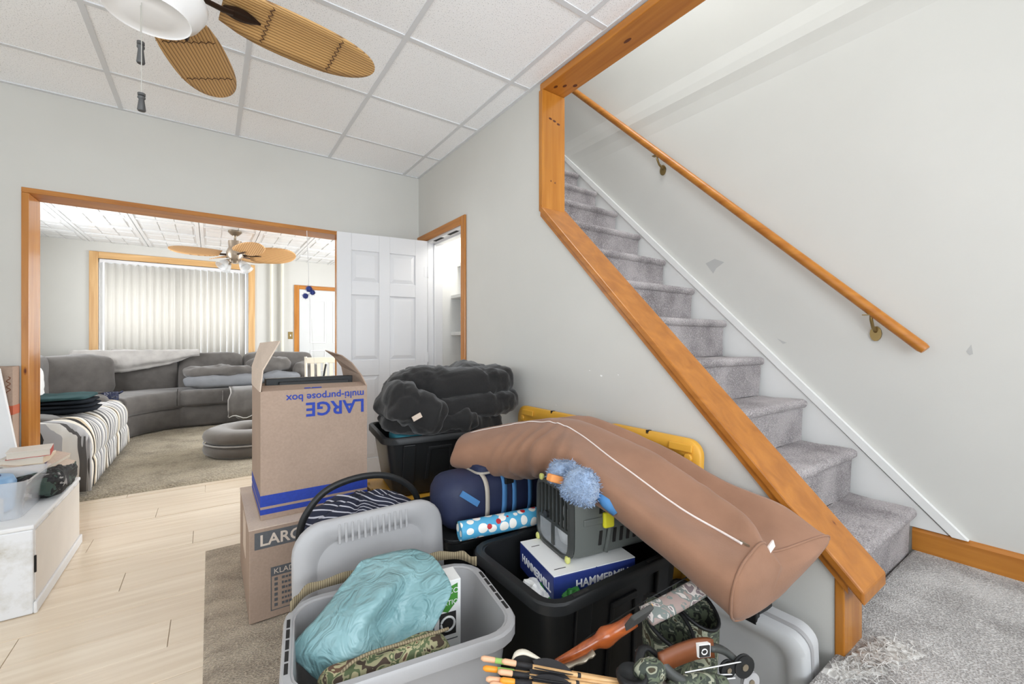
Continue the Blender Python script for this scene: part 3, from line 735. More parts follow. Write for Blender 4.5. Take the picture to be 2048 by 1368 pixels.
cush('footrest', 0.26, 1.15, 6.40, 7.02, 0.14, 0.50, parent=sf, seed=17, e=0.25)
for k, x in enumerate((-0.345, 0.14, 0.462)):
    MB().tube([(x, 6.985, 0.32), (x, 6.962, 0.40), (x, 6.975, 0.48), (x, 7.1, 0.523)], 0.004, 5).build('seam', M['gap'] if k != 1 else M['sofa_lt'], sf)
def cr(pts, m):
    """Catmull-Rom resample of a list of vectors to m points"""
    pts = [Vector(p) for p in pts]; P = [pts[0] * 2 - pts[1]] + pts + [pts[-1] * 2 - pts[-2]]; out = []
    for i in range(m):
        u = i / (m - 1) * (len(pts) - 1); k = min(int(u), len(pts) - 2); t = u - k
        a, b, c, d = P[k], P[k + 1], P[k + 2], P[k + 3]
        out.append(.5 * ((2 * b) + (c - a) * t + (2 * a - 5 * b + 4 * c - d) * t * t + (3 * b - a - 3 * c + d) * t ** 3))
    return out
# loose things on the sofa
def loose(name, label, cat, mb, mat, **k):
    o = mb.build(name, mat, **k); tag(o, label, cat); return o
def wr(p):  # wrinkled cloth displacement
    d = 0.02 * noise.noise(Vector((p.x * 9, p.y * 3, p.z * 9))) + 0.010 * noise.noise(Vector((p.x * 22, p.y * 9, p.z * 14)))
    return p * (1 + d * 2.2)
th = MB(); rows = []
for i in range(41):
    s_ = i / 40; x = -1.42 + 1.30 * s_
    row = []
    sag = 0.13 + 0.06 * math.sin(s_ * 5) - 0.09 * max(0, s_ - 0.75) / 0.25
    for j in range(15):
        q = j / 14; a = PI * (q - 0.0)
        yy = 7.70 - 0.27 * math.sin(min(1, q * 1.25) * PI / 2) + (0.05 if q > .8 else 0); zz = 1.005 - (max(0, q - 0.35) / 0.65) * (sag + 0.08)
        d = 0.022 * noise.noise(Vector((x * 7, q * 5, 0))) + 0.012 * noise.noise(Vector((x * 20, q * 9, 3)))
        row.append((x, yy - 0.03 + d, zz + d * 0.6 + 0.012))
    rows.append(row)
loose('throw_blanket', 'light grey fleece throw draped over the sofa back', 'blanket', th.grid(rows), M['sofa_lt'], smooth=True, solid=0.03)
loose('pillow', 'slate pillow lying at the bottom of the pile on the sofa seat', 'pillow', MB().soft((0.20, 7.22, 0.60), (0.98, 0.46, 0.19), 0.7, 0.55, 0.03, 4, fn=wr, seed=1), M['sofa_bl'], smooth=True)
loose('pillow', 'wrinkled charcoal pillow on top of the slate pillow', 'pillow', MB().soft((0.10, 7.24, 0.73), (0.80, 0.36, 0.16), 0.7, 0.6, 0.05, 6, fn=wr, seed=2), M['sofa'], smooth=True)
loose('pillow', 'plump charcoal pillow beside the raised box flap', 'pillow', MB().soft((0.72, 7.26, 0.80), (0.56, 0.30, 0.24), 0.75, 0.6, 0.05, 6, fn=wr, seed=3), M['sofa'], smooth=True)
loose('pillow', 'pale slate cushion under the plump charcoal pillow', 'pillow', MB().soft((0.86, 7.18, 0.62), (0.50, 0.40, 0.18), 0.7, 0.6, 0.03, 5, fn=wr, seed=4), M['sofa_bl'], smooth=True)
loose('pillow', 'crumpled grey cushion at the right end of the sofa', 'pillow', MB().soft((1.24, 7.25, 0.68), (0.36, 0.36, 0.30), 0.8, 0.7, 0.07, 6, fn=wr, seed=5), M['sofa'], smooth=True)
loose('pillow', 'white pillow leaning on the left sofa seat by the opening', 'pillow', MB().soft((-1.33, 5.30, 0.72), (0.34, 0.5, 0.42), 0.8, 0.7, 0.05, 5, fn=wr, seed=6), M['wall_white'], smooth=True)
tag(MB().box(-1.07, -.90, 7.66, 7.72, .985, 1.045).build('grey_box', M['sofa_lt'], bevel=.01), 'small pale grey box on the sofa back before the blind', 'box')
# striped blanket over the left seat
M['serape'] = stripes('striped_blanket', [(0, (214, 212, 208)), (.06, (150, 150, 154)), (.09, (60, 58, 58)), (.12, (200, 198, 196)), (.2, (140, 140, 146)), (.24, (222, 220, 216)), (.31, (50, 48, 48)), (.34, (176, 176, 180)), (.42, (226, 224, 220)), (.5, (96, 94, 94)), (.53, (190, 190, 192)), (.62, (232, 226, 214)), (.7, (46, 42, 40)), (.78, (206, 190, 164)), (.84, (236, 232, 224)), (.92, (84, 82, 80))], 1.9, (0.55, 1, 0), 0.95, distort=0.06)
rows = []
for i in range(37):
    s_ = i / 36; y_ = 4.40 + 1.75 * s_
    path = [(-1.45, 0.53), (-1.2, 0.535), (-0.95, 0.535), (-0.82, 0.52), (-0.755, 0.47), (-0.735, 0.40), (-0.735, 0.31), (-0.745, 0.27), (-0.735, 0.22), (-0.74, 0.06)]
    row = []
    pts_ = cr([Vector((x, 0, z)) for x, z in path], 34)
    for j, q_ in enumerate(pts_):
        x, z = q_.x, q_.z
        d = 0.02 * noise.noise(Vector((x * 3, y_ * 4, z * 3))) + 0.006 * noise.noise(Vector((x * 8, y_ * 11, z * 6)))
        zz = z + (0.05 * math.exp(-((y_ - 4.58) / 0.13) ** 2) * math.exp(-((j - 12) / 6) ** 2))
        row.append((x + d + 0.015 * min(1, max(0, (j - 10) / 8)), y_, zz + d))
    if i == 0:
        for zl in (0.05, 0.28, 0.45): rows.append([(p[0], 4.355 + .01 * math.sin(q * 2), min(p[2], zl)) for q, p in enumerate(row)])
    rows.append(row)
loose('striped_blanket', 'grey white and black striped blanket draped over the left sofa section', 'blanket', MB().grid(rows), M['serape'], smooth=True, solid=0.014)
fb = empty('folded_blanket', (-1.06, 5.05, 0.56), label='folded dark teal and black blanket on the striped blanket', cat='blanket')
M['teal_dk'] = plain('dark_teal_fleece', (58, 82, 84), 0.95, var=0.2, bs=0.3, spec=0.1); M['navy_bk'] = plain('black_fleece', (34, 38, 44), 0.95, var=0.2, bs=0.3, spec=0.1)
for k in range(4):
    MB().soft((-1.08, 5.06 + 0.01 * k, 0.585 + 0.032 * k), (0.62 - 0.03 * k, 0.46, 0.042), 0.6, 0.3, 0.02, 5, seed=20 + k).build('fold', M['teal_dk'] if k == 3 else M['navy_bk'], fb, smooth=True)
o = loose('tablet', 'flat dark tablet lying on the left sofa armrest', 'tablet', MB().box(-1.10, -0.90, 5.93, 6.09, 0.619, 0.627), M['dark'], bevel=0.003)
M['mug'] = camo('blue_patterned_cup', [(36, 42, 70), (60, 66, 96), (28, 30, 40), (150, 152, 160)], 40)
cp = empty('cup_holder', (-0.88, 6.34, 0.49), label='dark blue patterned cup on the sofa console', cat='cup')
MB().lathe([(0.055, 0), (0.062, 0.02), (0.06, 0.10), (0.052, 0.10), (0.05, 0.02)], 20, (-0.88, 6.34, 0.492)).build('body', M['mug'], cp, auto=40)
for a in (-1, 1): MB().tube([(-0.88 + a * 0.055, 6.34, 0.50 + 0.07), (-0.88 + a * 0.085, 6.34, 0.59), (-0.88 + a * 0.095, 6.34, 0.60)], [0.008, 0.010, 0.008], 8).build('tab', M['mug'], cp, smooth=True)
# dark blanket with white edge over the footrest
rows = []
for i in range(13):
    x = 0.22 + 0.42 * i / 12
    path = [(6.95, 0.53), (6.7, 0.535), (6.48, 0.53), (6.39, 0.50), (6.365, 0.42), (6.36, 0.30), (6.355, 0.21 + 0.02 * math.sin(i))]
    rows.append([(x - 0.03 * (j > 3) * (1 - i / 12), y_ + 0.012 * math.sin(i * 1.3 + j), z) for j, (y_, z) in enumerate(path)])
o = loose('draped_blanket', 'dark blanket with pale edge hanging over the sofa footrest', 'blanket', MB().grid(rows), M['sofa'], smooth=True, solid=0.016)
MB().tube([(p[0] - 0.004, p[1], p[2]) for p in rows[0]], 0.009, 6).build('pale_edge', M['sofa_lt'], o, smooth=True)
MB().tube([(r_[-1][0], r_[-1][1], r_[-1][2] - 0.005) for r_ in rows], 0.008, 6).build('pale_edge', M['wall_white'], o, smooth=True)
# ring-shaped pet bed, two rings high
M['petbed'] = plain('grey_brown_plush', (104, 98, 92), 0.95, var=0.16, bs=0.3, bscale=120, bd=0.003, spec=0.1, sheen=0.4)
pb = empty('ring_cushion', (0.36, 5.22, 0.018), label='grey plush ring cushion two tiers high on the rug', cat='cushion')
for k, z in enumerate((0.078, 0.205)):
    rings = []
    for i in range(49):
        a = 2 * PI * i / 48; R0 = 0.29; r = 0.135
        rings.append([(0.36 + math.cos(a) * (R0 + r * math.cos(b)), 5.22 + math.sin(a) * (R0 + r * math.cos(b)), z + 0.072 * math.copysign(abs(math.sin(b)) ** .75, math.sin(b)) + 0.006 * noise.noise(Vector((a * 2, b, k)))) for b in [2 * PI * q / 16 for q in range(16)]])
    MB().loft(rings, cap=False).build('ring', M['petbed'], pb, smooth=True)
MB().lathe([(0.16, 0), (0.16, 0.07), (0.0, 0.08)], 24, (0.36, 5.22, 0.02), cap=False).build('inner_pad', M['petbed'], pb, smooth=True)
rings = [(0.36 + math.cos(2 * PI * i / 40) * 0.415, 5.22 + math.sin(2 * PI * i / 40) * 0.415, 0.142) for i in range(41)]
MB().tube(rings, 0.008, 6).build('piping', M['sofa_lt'], pb, smooth=True)
# cream chair behind the box flap
M['cream'] = plain('cream_paint', (212, 204, 188), 0.5)
ch = empty('wooden_chair', (1.26, 6.15, 0.017), label='cream slat-back wooden chair behind the open box', cat='chair')
for x in (1.06, 1.46):
    MB().tube([(x, 6.30, 0.02), (x, 6.30, 0.46), (x, 6.36, 0.94)], 0.018, 8).build('back_leg', M['cream'], ch, smooth=True)
    MB().tube([(x, 5.92, 0.02), (x, 5.94, 0.45)], 0.018, 8).build('front_leg', M['cream'], ch, smooth=True)
MB().box(1.03, 1.49, 5.90, 6.32, 0.44, 0.475).build('seat', M['cream'], ch, bevel=0.008)
MB().box(1.06, 1.46, 6.335, 6.36, 0.85, 0.93).build('top_rail', M['cream'], ch, bevel=0.006)
for x in (1.14, 1.22, 1.30, 1.38): MB().obox((x, 6.325, 0.66), (1, 0, 0), (0, 1, -0.12), (0, 0.12, 1), 0.022, 0.008, 0.20).build('back_slat', M['cream'], ch)
o = loose('black_cane', 'thin black stick leaning on the cream chair', 'stick', MB().tube([at(643, 775, 5.3), at(652, 728, 5.3)], 0.012, 6), M['black'], smooth=True)
MB().tube([at(652, 728, 5.3), at(652.5, 725, 5.3)], 0.013, 6).build('pale_tip', M['wall_white'], o)
# ------------------------------------------------------------------ near room: rug, boxes, totes
rows = []
for j in range(61):
    rows.append([(-0.02 + 1.46 * i / 40, -0.9 + 3.77 * j / 60, (0.012 + 0.004 * noise.noise(Vector((i * .9, j * .9, 5)))) if 0 < i < 40 and 0 < j < 60 else 0.001) for i in range(41)])
tag(MB().grid(rows).build('area_rug', M['rug'], smooth=True), 'tan textured rug under the pile of totes and boxes', 'rug')
RZ = 0.0165
def cardboard(name, c):
    m, nt, b = newmat(name); c = lin(c); x = coords(nt)
    n = N(nt, 'ShaderNodeTexNoise'); n.inputs['Scale'].default_value = 120; n.inputs['Detail'].default_value = 4; nt.links.new(x, n.inputs['Vector'])
    n2 = N(nt, 'ShaderNodeTexNoise'); n2.inputs['Scale'].default_value = 4; nt.links.new(x, n2.inputs['Vector'])
    ad = N(nt, 'ShaderNodeMath', operation='ADD'); nt.links.new(n.outputs['Fac'], ad.inputs[0]); nt.links.new(n2.outputs['Fac'], ad.inputs[1])
    r = ramp(nt, [(0.3, [k * .84 for k in c]), (0.75, [min(1, k * 1.08) for k in c])]); mu = N(nt, 'ShaderNodeMath', operation='MULTIPLY'); mu.inputs[1].default_value = 0.5
    nt.links.new(ad.outputs[0], mu.inputs[0]); nt.links.new(mu.outputs[0], r.inputs[0]); nt.links.new(r.outputs[0], b.inputs['Base Color'])
    b.inputs['Roughness'].default_value = 0.8; b.inputs['Specular IOR Level'].default_value = 0.25; return m
M['card'] = cardboard('cardboard', (172, 150, 134)); M['card_in'] = cardboard('cardboard_inner', (214, 196, 180))
M['ink_blue'] = plain('blue_ink', (34, 62, 160), 0.7, var=0.15, vs_=120); M['ink_grey'] = plain('grey_ink', (92, 94, 98), 0.75, var=0.1, vs_=90)
M['ink_white'] = plain('pale_ink', (214, 200, 186), 0.8); M['paper'] = plain('white_paper', (240, 240, 238), 0.6, var=0.02); M['ink_black'] = plain('black_ink', (40, 38, 38), 0.7)
# lower carton
lb = empty('cardboard_carton', (0.37, 2.3, RZ), label='lower cardboard carton marked LARGE standing on the rug', cat='box')
X0, X1, Y0, Y1, Z1 = 0.127, 0.622, 1.99, 2.60, 0.392
MB().box(X0, X1, Y0, Y1, RZ, Z1 - 0.004).build('body', M['card'], lb, bevel=0.003)
MB().box(X0 - .002, X1 + .002, Y0 - .002, (Y0 + Y1) / 2 - .001, Z1 - 0.004, Z1).build('top_flap', M['card_in'], lb); MB().box(X0 - .002, X1 + .002, (Y0 + Y1) / 2 + .001, Y1 + .002, Z1 - 0.004, Z1).build('top_flap', M['card_in'], lb)
MB().box(X0 - 0.0015, X0, Y0 + 0.20, Y0 + 0.36, 0.20, 0.36).build('taped_seam', M['card_in'], lb)
MB().box(X0 + 0.018, X0 + 0.225, Y0 - 0.0012, Y0, Z1 - 0.085, Z1 - 0.018).build('label_band', M['ink_grey'], lb)
text('LARGE', 0.062, M['ink_white'], lb, frame((X0 + 0.035, Y0 - 0.0016, Z1 - 0.073), (1, 0, 0), (0, 0, 1)), bold=0.0012)
ls = MB(); ls.box(X0 + 0.075, X0 + 0.30, Y0 - 0.0012, Y0, 0.185, 0.222)
for a, b2, c_, d_ in ((0.075, 0.078, .045, .185), (0.297, 0.30, .045, .185), (0.078, 0.297, .045, .048)): ls.box(X0 + a, X0 + b2, Y0 - 0.0012, Y0, c_, d_)
ls.build('checklist_frame', M['ink_grey'], lb)
text('KLADOR', 0.030, M['ink_white'], lb, frame((X0 + 0.085, Y0 - 0.0016, 0.194), (1, 0, 0), (0, 0, 1)))
for k in range(6):
    m = MB(); xx = X0 + 0.115; rq = random.Random(k)
    while xx < X0 + 0.235 + 0.03 * (k % 2):
        wd = rq.uniform(.006, .012); m.box(xx, xx + wd, Y0 - 0.001, Y0, 0.166 - k * .021, 0.176 - k * .021 + rq.uniform(-.002, .001)); xx += wd + .003
    m.build('faint_print_line', M['ink_grey'], lb, kind='stuff')
    MB().box(X0 + 0.088, X0 + 0.10, Y0 - 0.001, Y0, 0.165 - k * .021, 0.177 - k * .021).build('tick_box', M['ink_grey'], lb)
# upper open carton, printed upside down
ub = empty('cardboard_carton', (0.39, 2.28, Z1), label='tall open cardboard carton with upside-down LARGE print', cat='box')
X0, X1, Y0, Y1, Z0, Z2_ = 0.172, 0.612, 2.068, 2.50, Z1 + 0.001, 0.930
m = MB(); th_ = 0.004
m.box(X0, X1, Y0, Y0 + th_, Z0, Z2_).box(X0, X1, Y1 - th_, Y1, Z0, Z2_).box(X0, X0 + th_, Y0 + th_, Y1 - th_, Z0, Z2_).box(X1 - th_, X1, Y0 + th_, Y1 - th_, Z0, Z2_).box(X0 + th_, X1 - th_, Y0 + th_, Y1 - th_, Z0, Z0 + th_)
m.build('body', M['card'], ub)
def flap(pts, name='flap', mat='card_in'):
    rows = [[Vector(p) for p in r] for r in pts]; return MB().grid(rows).build(name, M[mat], ub, solid=0.005, smooth=False)
# front flap folded back inwards, left flap upright, right flap raised and curved, back flap down behind
flap([[(X0 + .006, Y0 + .002, Z2_), (X1 - .004, Y0 + .002, Z2_)], [(X0 + .012, Y0 + .09, Z2_ + .016), (X1 - .006, Y0 + .09, Z2_ + .012)]], mat='card')
flap([[(X0, Y0 + .01, Z2_), (X0, Y1 - .01, Z2_)], [(X0 + .01, Y0 + .012, Z2_ + .09), (X0 + .0, Y1 - .01, Z2_ + .09)], [(X0 + .075, Y0 + .014, Z2_ + .215), (X0 + .035, Y1 - .012, Z2_ + .205)]])
flap([[(X1, Y0 + .004, Z2_), (X1, Y1 - .01, Z2_)], [(X1 - .012, Y0 + .05, Z2_ + .05), (X1 - .015, Y1 - .01, Z2_ + .075)], [(X1 - .03, Y0 + .15, Z2_ + .105), (X1 - .055, Y1 - .01, Z2_ + .13)], [(X1 - .05, Y0 + .27, Z2_ + .14), (X1 - .10, Y1 - .01, Z2_ + .165)]], mat='card')
for z0, z1 in ((0.055, 0.102), (0.022, 0.044)):
    MB().box(X0 - .001, X1 + .001, Y0 - .001, Y1 + .001, Z0 + z0, Z0 + z1).build('printed_stripe', M['ink_blue'], ub)
text('LARGE', 0.085, M['ink_blue'], ub, frame((X1 - 0.012, Y0 - 0.0015, Z2_ - 0.060), (-1, 0, 0), (0, 0, -1)), bold=0.0018)
text('multi-purpose box', 0.044, M['ink_blue'], ub, frame((X1 - 0.014, Y0 - 0.0015, Z2_ - 0.020), (-1, 0, 0), (0, 0, -1)), bold=0.0006)
MB().box(X0 + .20, X0 + .24, Y0 + 0.008, Y0 + 0.020, Z2_ + .0045, Z2_ + .0075).box(X0 + .17, X0 + .195, Y0 + 0.008, Y0 + 0.020, Z2_ + .0045, Z2_ + .0075).build('printed_mark', M['ink_blue'], ub)
bk = MB().box(X0 + .03, X1 - .035, Y0 + .12, Y0 + .16, Z2_ - .20, Z2_ + .045).box(X0 + .08, X1 - .06, Y0 + .095, Y0 + .12, Z2_ - .2, Z2_ + .03)
tag(bk.build('black_tray', M['black'], bevel=0.003), 'black plastic panel standing inside the open carton', 'panel')

# ---- generic storage tote and lid
def tote(name, label, loc, rz, w, d, h, mat, taper=0.045, lip=0.022, r=0.05, group=None, ribs=True, slots=False, inset=True):
    o = empty(name, loc, rz, label, 'tote', group)
    t = taper
    R_ = [rr(w - 2 * t, d - 2 * t, r, 5, 0.0), rr(w - 2 * t + .01, d - 2 * t + .01, r, 5, 0.012), rr(w, d, r, 5, h - 0.004), rr(w - .008, d - .008, r, 5, h - 0.004), rr(w - 2 * t - .002, d - 2 * t - .002, r, 5, 0.016)]
    body_ = MB().loft(R_).build('body', mat, o, world=False, auto=40)
    a, b2 = w + 2 * lip, d + 2 * lip; rl = r + lip
    rim = [rr(w - .004, d - .004, r, 5, h - .006), rr(w + .004, d + .004, r, 5, h), rr(a - .008, b2 - .008, rl, 5, h), rr(a, b2, rl, 5, h - .006), rr(a, b2, rl, 5, h - .032), rr(a - .006, b2 - .006, rl, 5, h - .032), rr(a - .01, b2 - .01, rl, 5, h - .008), rr(w - .002, d - .002, r, 5, h - .010), rr(w - .004, d - .004, r, 5, h - .006)]
    rim_ = MB().loft(rim, cap=False).build('rim', mat, o, world=False, auto=35)
    if ribs:
        for sx in (-1, 1):
            for k in (-1, 1):
                x = k * w * 0.30; m = MB()
                yb, yt = sx * (d / 2 - t), sx * d / 2
                m.hexa([(x - .03, yb, .02), (x + .03, yb, .02), (x + .03, yb + sx * .012, .02), (x - .03, yb + sx * .012, .02), (x - .03, yt, h - .04), (x + .03, yt, h - .04), (x + .03, yt + sx * .012, h - .04), (x - .03, yt + sx * .012, h - .04)])
                m.build('rib', mat, body_, world=False, bevel=0.004)
    if inset:
        for sx in (-1, 1):
            yb, yt = sx * (d / 2 - t * .72), sx * (d / 2 - t * .22); m = MB()
            for (xa, xb) in ((-.06, -.045), (.045, .06)):
                m.hexa([(xa * 1.25, yb, .07), (xb * 1.25, yb, .07), (xb * 1.25, yb + sx * .008, .07), (xa * 1.25, yb + sx * .008, .07), (xa, yt, h * .78), (xb, yt, h * .78), (xb, yt + sx * .008, h * .78), (xa, yt + sx * .008, h * .78)])
            m.hexa([(-.06, yt - .001, h * .75), (.06, yt - .001, h * .75), (.06, yt + sx * .009, h * .75), (-.06, yt + sx * .009, h * .75), (-.06, yt, h * .80), (.06, yt, h * .80), (.06, yt + sx * .009, h * .80), (-.06, yt + sx * .009, h * .80)])
            m.build('handle_recess_frame', mat, body_, world=False, bevel=0.003)
    if slots:
        for sx in (-1, 1):
            for k in range(5): MB().box(sx * (w / 2 + lip * .45) - .004, sx * (w / 2 + lip * .45) + .004, -0.10 + k * .042, -0.066 + k * .042, h - .0005, h + .0012).build('handle_slot', M['gap'], rim_, world=False)
    return o
def lid(name, label, loc, rot, w, d, mat, r=0.06, group=None, ribs=0, bosses=False, parent=None):
    o = empty(name, loc, rot, label, 'lid', group)
    R_ = [rr(w, d, r, 6, -.012), rr(w, d, r, 6, .006), rr(w - .012, d - .012, r, 6, .012), rr(w - .10, d - .10, r * .9, 6, .012), rr(w - .13, d - .13, r * .8, 6, -.002), rr(w - .15, d - .15, r * .8, 6, -.004)]
    MB().loft(R_, cap=False).build('border', mat, o, world=False, smooth=True)
    MB().loft([rr(w - .14, d - .14, r * .8, 6, -.003), rr(w - .14, d - .14, r * .8, 6, -.008)]).build('panel', mat, o, world=False)
    MB().loft([rr(w - .004, d - .004, r, 6, -.012), rr(w - .02, d - .02, r, 6, -.012), rr(w - .02, d - .02, r, 6, .006)], cap=False).build('under_lip', mat, o, world=False)
    for k in range(ribs):
        x = -.11 + .22 * k / (ribs - 1); MB().box(x - .004, x + .004, d / 2 - .078, d / 2 - .016, .011, .0145).build('rib', mat, o, world=False, bevel=.002)
    if bosses:
        for sx in (-1, 1):
            MB().box(sx * w * .33 - .05, sx * w * .33 + .05, d / 2 - .05, d / 2 - .02, .012, .022).build('lock_boss', mat, o, world=False, bevel=.004)
            MB().lathe([(.018, .01), (.016, .02)], 12, (sx * (w / 2 - .05), d / 2 - .07, 0)).build('corner_stud', mat, o, world=False, bevel=.004)
        MB().box(-.006, .006, d / 2 - .012, d / 2 + .002, -.01, .012).build('notch', M['gap'], o, world=False)
    return o
M['tote_grey'] = plain('grey_plastic', (166, 165, 166), 0.45, var=0.04, bs=0.06, bscale=200); M['tote_grey2'] = plain('pale_grey_plastic', (196, 197, 198), 0.45, var=0.03)
M['yellow'] = plain('yellow_plastic', (226, 170, 62), 0.42, var=0.06)
# stack at the back: tote with yellow lid, tote with comforter
tl_ = tote('storage_tote', 'black tote with yellow lid at the bottom of the back stack', (0.975, 2.18, RZ), 0, 0.53, 0.46, 0.345, M['black'])
yl_ = MB().loft([rr(.585, .515, .05, 5, .345), rr(.60, .53, .05, 5, .35), rr(.60, .53, .05, 5, .366), rr(.56, .49, .05, 5, .3655), rr(.55, .48, .05, 5, .360)]).build('lid', M['yellow'], tl_, world=False, bevel=.002)
for x in (-.22, -.08, .08, .22): MB().box(x - .035, x + .035, -.262, -.242, .362, .374).build('lid_lug', M['yellow'], yl_, world=False, bevel=.003)
for y_ in (-.16, 0, .16): MB().box(-.297, -.277, y_ - .035, y_ + .035, .362, .374).build('lid_lug', M['yellow'], yl_, world=False, bevel=.003)
tu = tote('storage_tote', 'open black tote on the yellow lid holding a black comforter', (0.975, 2.185, 0.3855), math.radians(-8.0), 0.52, 0.46, 0.298, M['black'])
M['teal'] = plain('teal_cloth', (66, 146, 164), 0.85, var=0.12, bs=0.2)
loose('teal_cloth', 'teal cloth inside the black tote under the comforter', 'cloth', MB().soft((0.93, 2.11, 0.655), (0.34, 0.20, 0.05), 0.5, 0.5, 0.02, 6, seed=31), M['teal'], smooth=True)
M['quilt'] = plain('black_quilt', (34, 33, 33), 0.8, var=0.12, bs=0.35, bscale=70, bd=0.004, spec=0.2, sheen=0.25)
cf = empty('comforter', (1.1, 2.2, 0.69), label='black quilted comforter folded on top of the black tote', cat='comforter')
def quilt(p):
    d = 0.055 * (abs(noise.noise(p * 4.5 + Vector((3, 1, 2)))) - .15) + 0.030 * (abs(noise.noise(Vector((p.x * 16, p.y * 7, p.z * 7)))) - .15) + 0.010 * noise.noise(p * 30)
    n = Vector((p.x * .6, p.y, p.z * 2.2)).normalized(); return p + n * d
for k, (c, sz, e, rz, tl2) in enumerate((((1.04, 2.17, .715), (.64, .44, .11), .6, -.1, 3), ((1.14, 2.19, .80), (.68, .47, .14), .55, -.12, -2), ((1.12, 2.22, .905), (.70, .45, .17), .6, -.16, -4), ((.85, 2.13, .80), (.30, .42, .19), .6, -.1, 25), ((.98, 2.0, .735), (.36, .16, .09), .7, -.15, 4))):
    MB().soft(c, sz, e, .55, 0.0, 4, 90, 40, Euler((0, math.radians(tl2), rz)), 40 + k, (lambda p, k=k: quilt(p + Vector((0, 0, k * 1.7))) - Vector((0, 0, k * 1.7)) if k == 0 else quilt(p))).build('fold', M['quilt'], cf, smooth=True)
MB().obox(at(834, 834, 2.0), (1, -.2, .5), (0, 1, 0), (-.5, 0, 1), .022, .002, .012).build('care_tag', M['card_in'], cf)
# support tote and duffel bag
ts = tote('storage_tote', 'closed black tote beneath the navy duffel bag', (1.02, 1.625, RZ), 0, 0.58, 0.42, 0.385, M['black'])
MB().loft([rr(.63, .47, .05, 5, .385), rr(.64, .48, .05, 5, .39), rr(.64, .48, .05, 5, .402), rr(.58, .42, .05, 5, .408)]).build('lid', M['black'], ts, world=False, bevel=.002)
M['navy'] = plain('navy_nylon', (32, 40, 70), 0.6, var=0.18, bs=0.2, bscale=120); M['strap_blue'] = plain('light_blue_webbing', (72, 126, 178), 0.75); M['strap_grey'] = plain('beige_webbing', (176, 168, 156), 0.8)
dz = 0.427
db = empty('duffel_bag', (0.955, 1.50, dz), label='navy duffel bag with light blue straps beside the body pillow', cat='bag')
def ring_yz(x, w, h, cy, cz, n=28, e=.62, pf=0):
    out = []
    for k in range(n):
        a = 2 * PI * k / n; c, s_ = math.cos(a), math.sin(a)
        out.append((x, cy + math.copysign(abs(c) ** e, c) * w / 2, cz + math.copysign(abs(s_) ** e, s_) * h / 2))
    return out
rings = []
for i in range(25):
    s_ = i / 24; x = .69 + .53 * s_; e_ = min(s_, 1 - s_) * 2
    f = (1 - (1 - min(1, e_ / .28)) ** 2) ** .5 if e_ < .28 else 1
    f = max(f, .12); q = .010 * noise.noise(Vector((s_ * 7, 2, 0)))
    rings.append(ring_yz(x, (.215 + q) * f, (.20 + q) * f, 1.50, dz + .10))
MB().loft(rings).build('body', M['navy'], db, smooth=True)
MB().loft([rr(.30, .13, .03, 4, dz + .195, 1.0, 1.49), rr(.30, .13, .03, 4, dz + .225, 1.0, 1.49), rr(.27, .10, .03, 4, dz + .238, 1.0, 1.49)]).build('top_pocket', M['navy'], db, auto=40)
MB().loft([rr(.305, .135, .03, 4, dz + .198, 1.0, 1.49), rr(.305, .135, .03, 4, dz + .206, 1.0, 1.49)]).build('zip_band', M['strap_grey'], db)
def band(x, wd, mat, name, off=.004, dx=0, a0=-0.45, a1=0.75):
    rows = []
    for k in range(19):
        a = PI * (a0 + (a1 - a0) * k / 18) - PI / 2 + PI / 2
        a = PI + PI * .42 - (PI * 1.0) * k / 18
        c, s_ = math.cos(a), math.sin(a)
        yy = 1.50 + math.copysign(abs(c) ** .62, c) * (.1075 + off); zz = dz + .10 + math.copysign(abs(s_) ** .62, s_) * (.10 + off)
        xx = x + dx * (1 - k / 18)
        rows.append([(xx - wd / 2, yy, zz), (xx + wd / 2, yy, zz)])
    MB().grid(rows).build(name, M[mat], db, smooth=True, solid=.003)
band(.865, .018, 'strap_grey', 'piping'); band(.955, .022, 'strap_blue', 'strap', dx=-.02); band(.99, .02, 'strap_blue', 'strap', .006); band(1.07, .02, 'strap_blue', 'strap')
MB().obox((.79, 1.392, dz + .13), (1, 0, -.75), (0, 1, 0), (.75, 0, 1), .045, .003, .011).build('side_strap', M['strap_blue'], db)
MB().box(.945, .985, 1.383, 1.395, dz + .155, dz + .185).build('buckle', M['black'], db, bevel=.003)
MB().obox((.96, 1.43, dz + .243), (1, .1, .1), (0, 1, 0), (0, 0, 1), .04, .012, .002).build('blue_tab', M['strap_blue'], db)
MB().tube([(1.0, 1.43, dz + .24), (1.03, 1.41, dz + .255), (1.05, 1.42, dz + .245), (1.02, 1.44, dz + .24)], .004, 6).build('zip_pull', M['strap_grey'], db)
# big open black tote in front
bt = tote('storage_tote', 'large open black tote holding the blue paper box and green bag', (1.045, 1.07, RZ), 0, 0.60, 0.385, 0.425, M['black'], taper=.035, lip=.028, ribs=True)
for x in (-.2, 0.12): MB().box(x - .03, x + .03, -.21, -.2, .4252, .4262).build('rim_slot', M['gap'], bt, world=False)
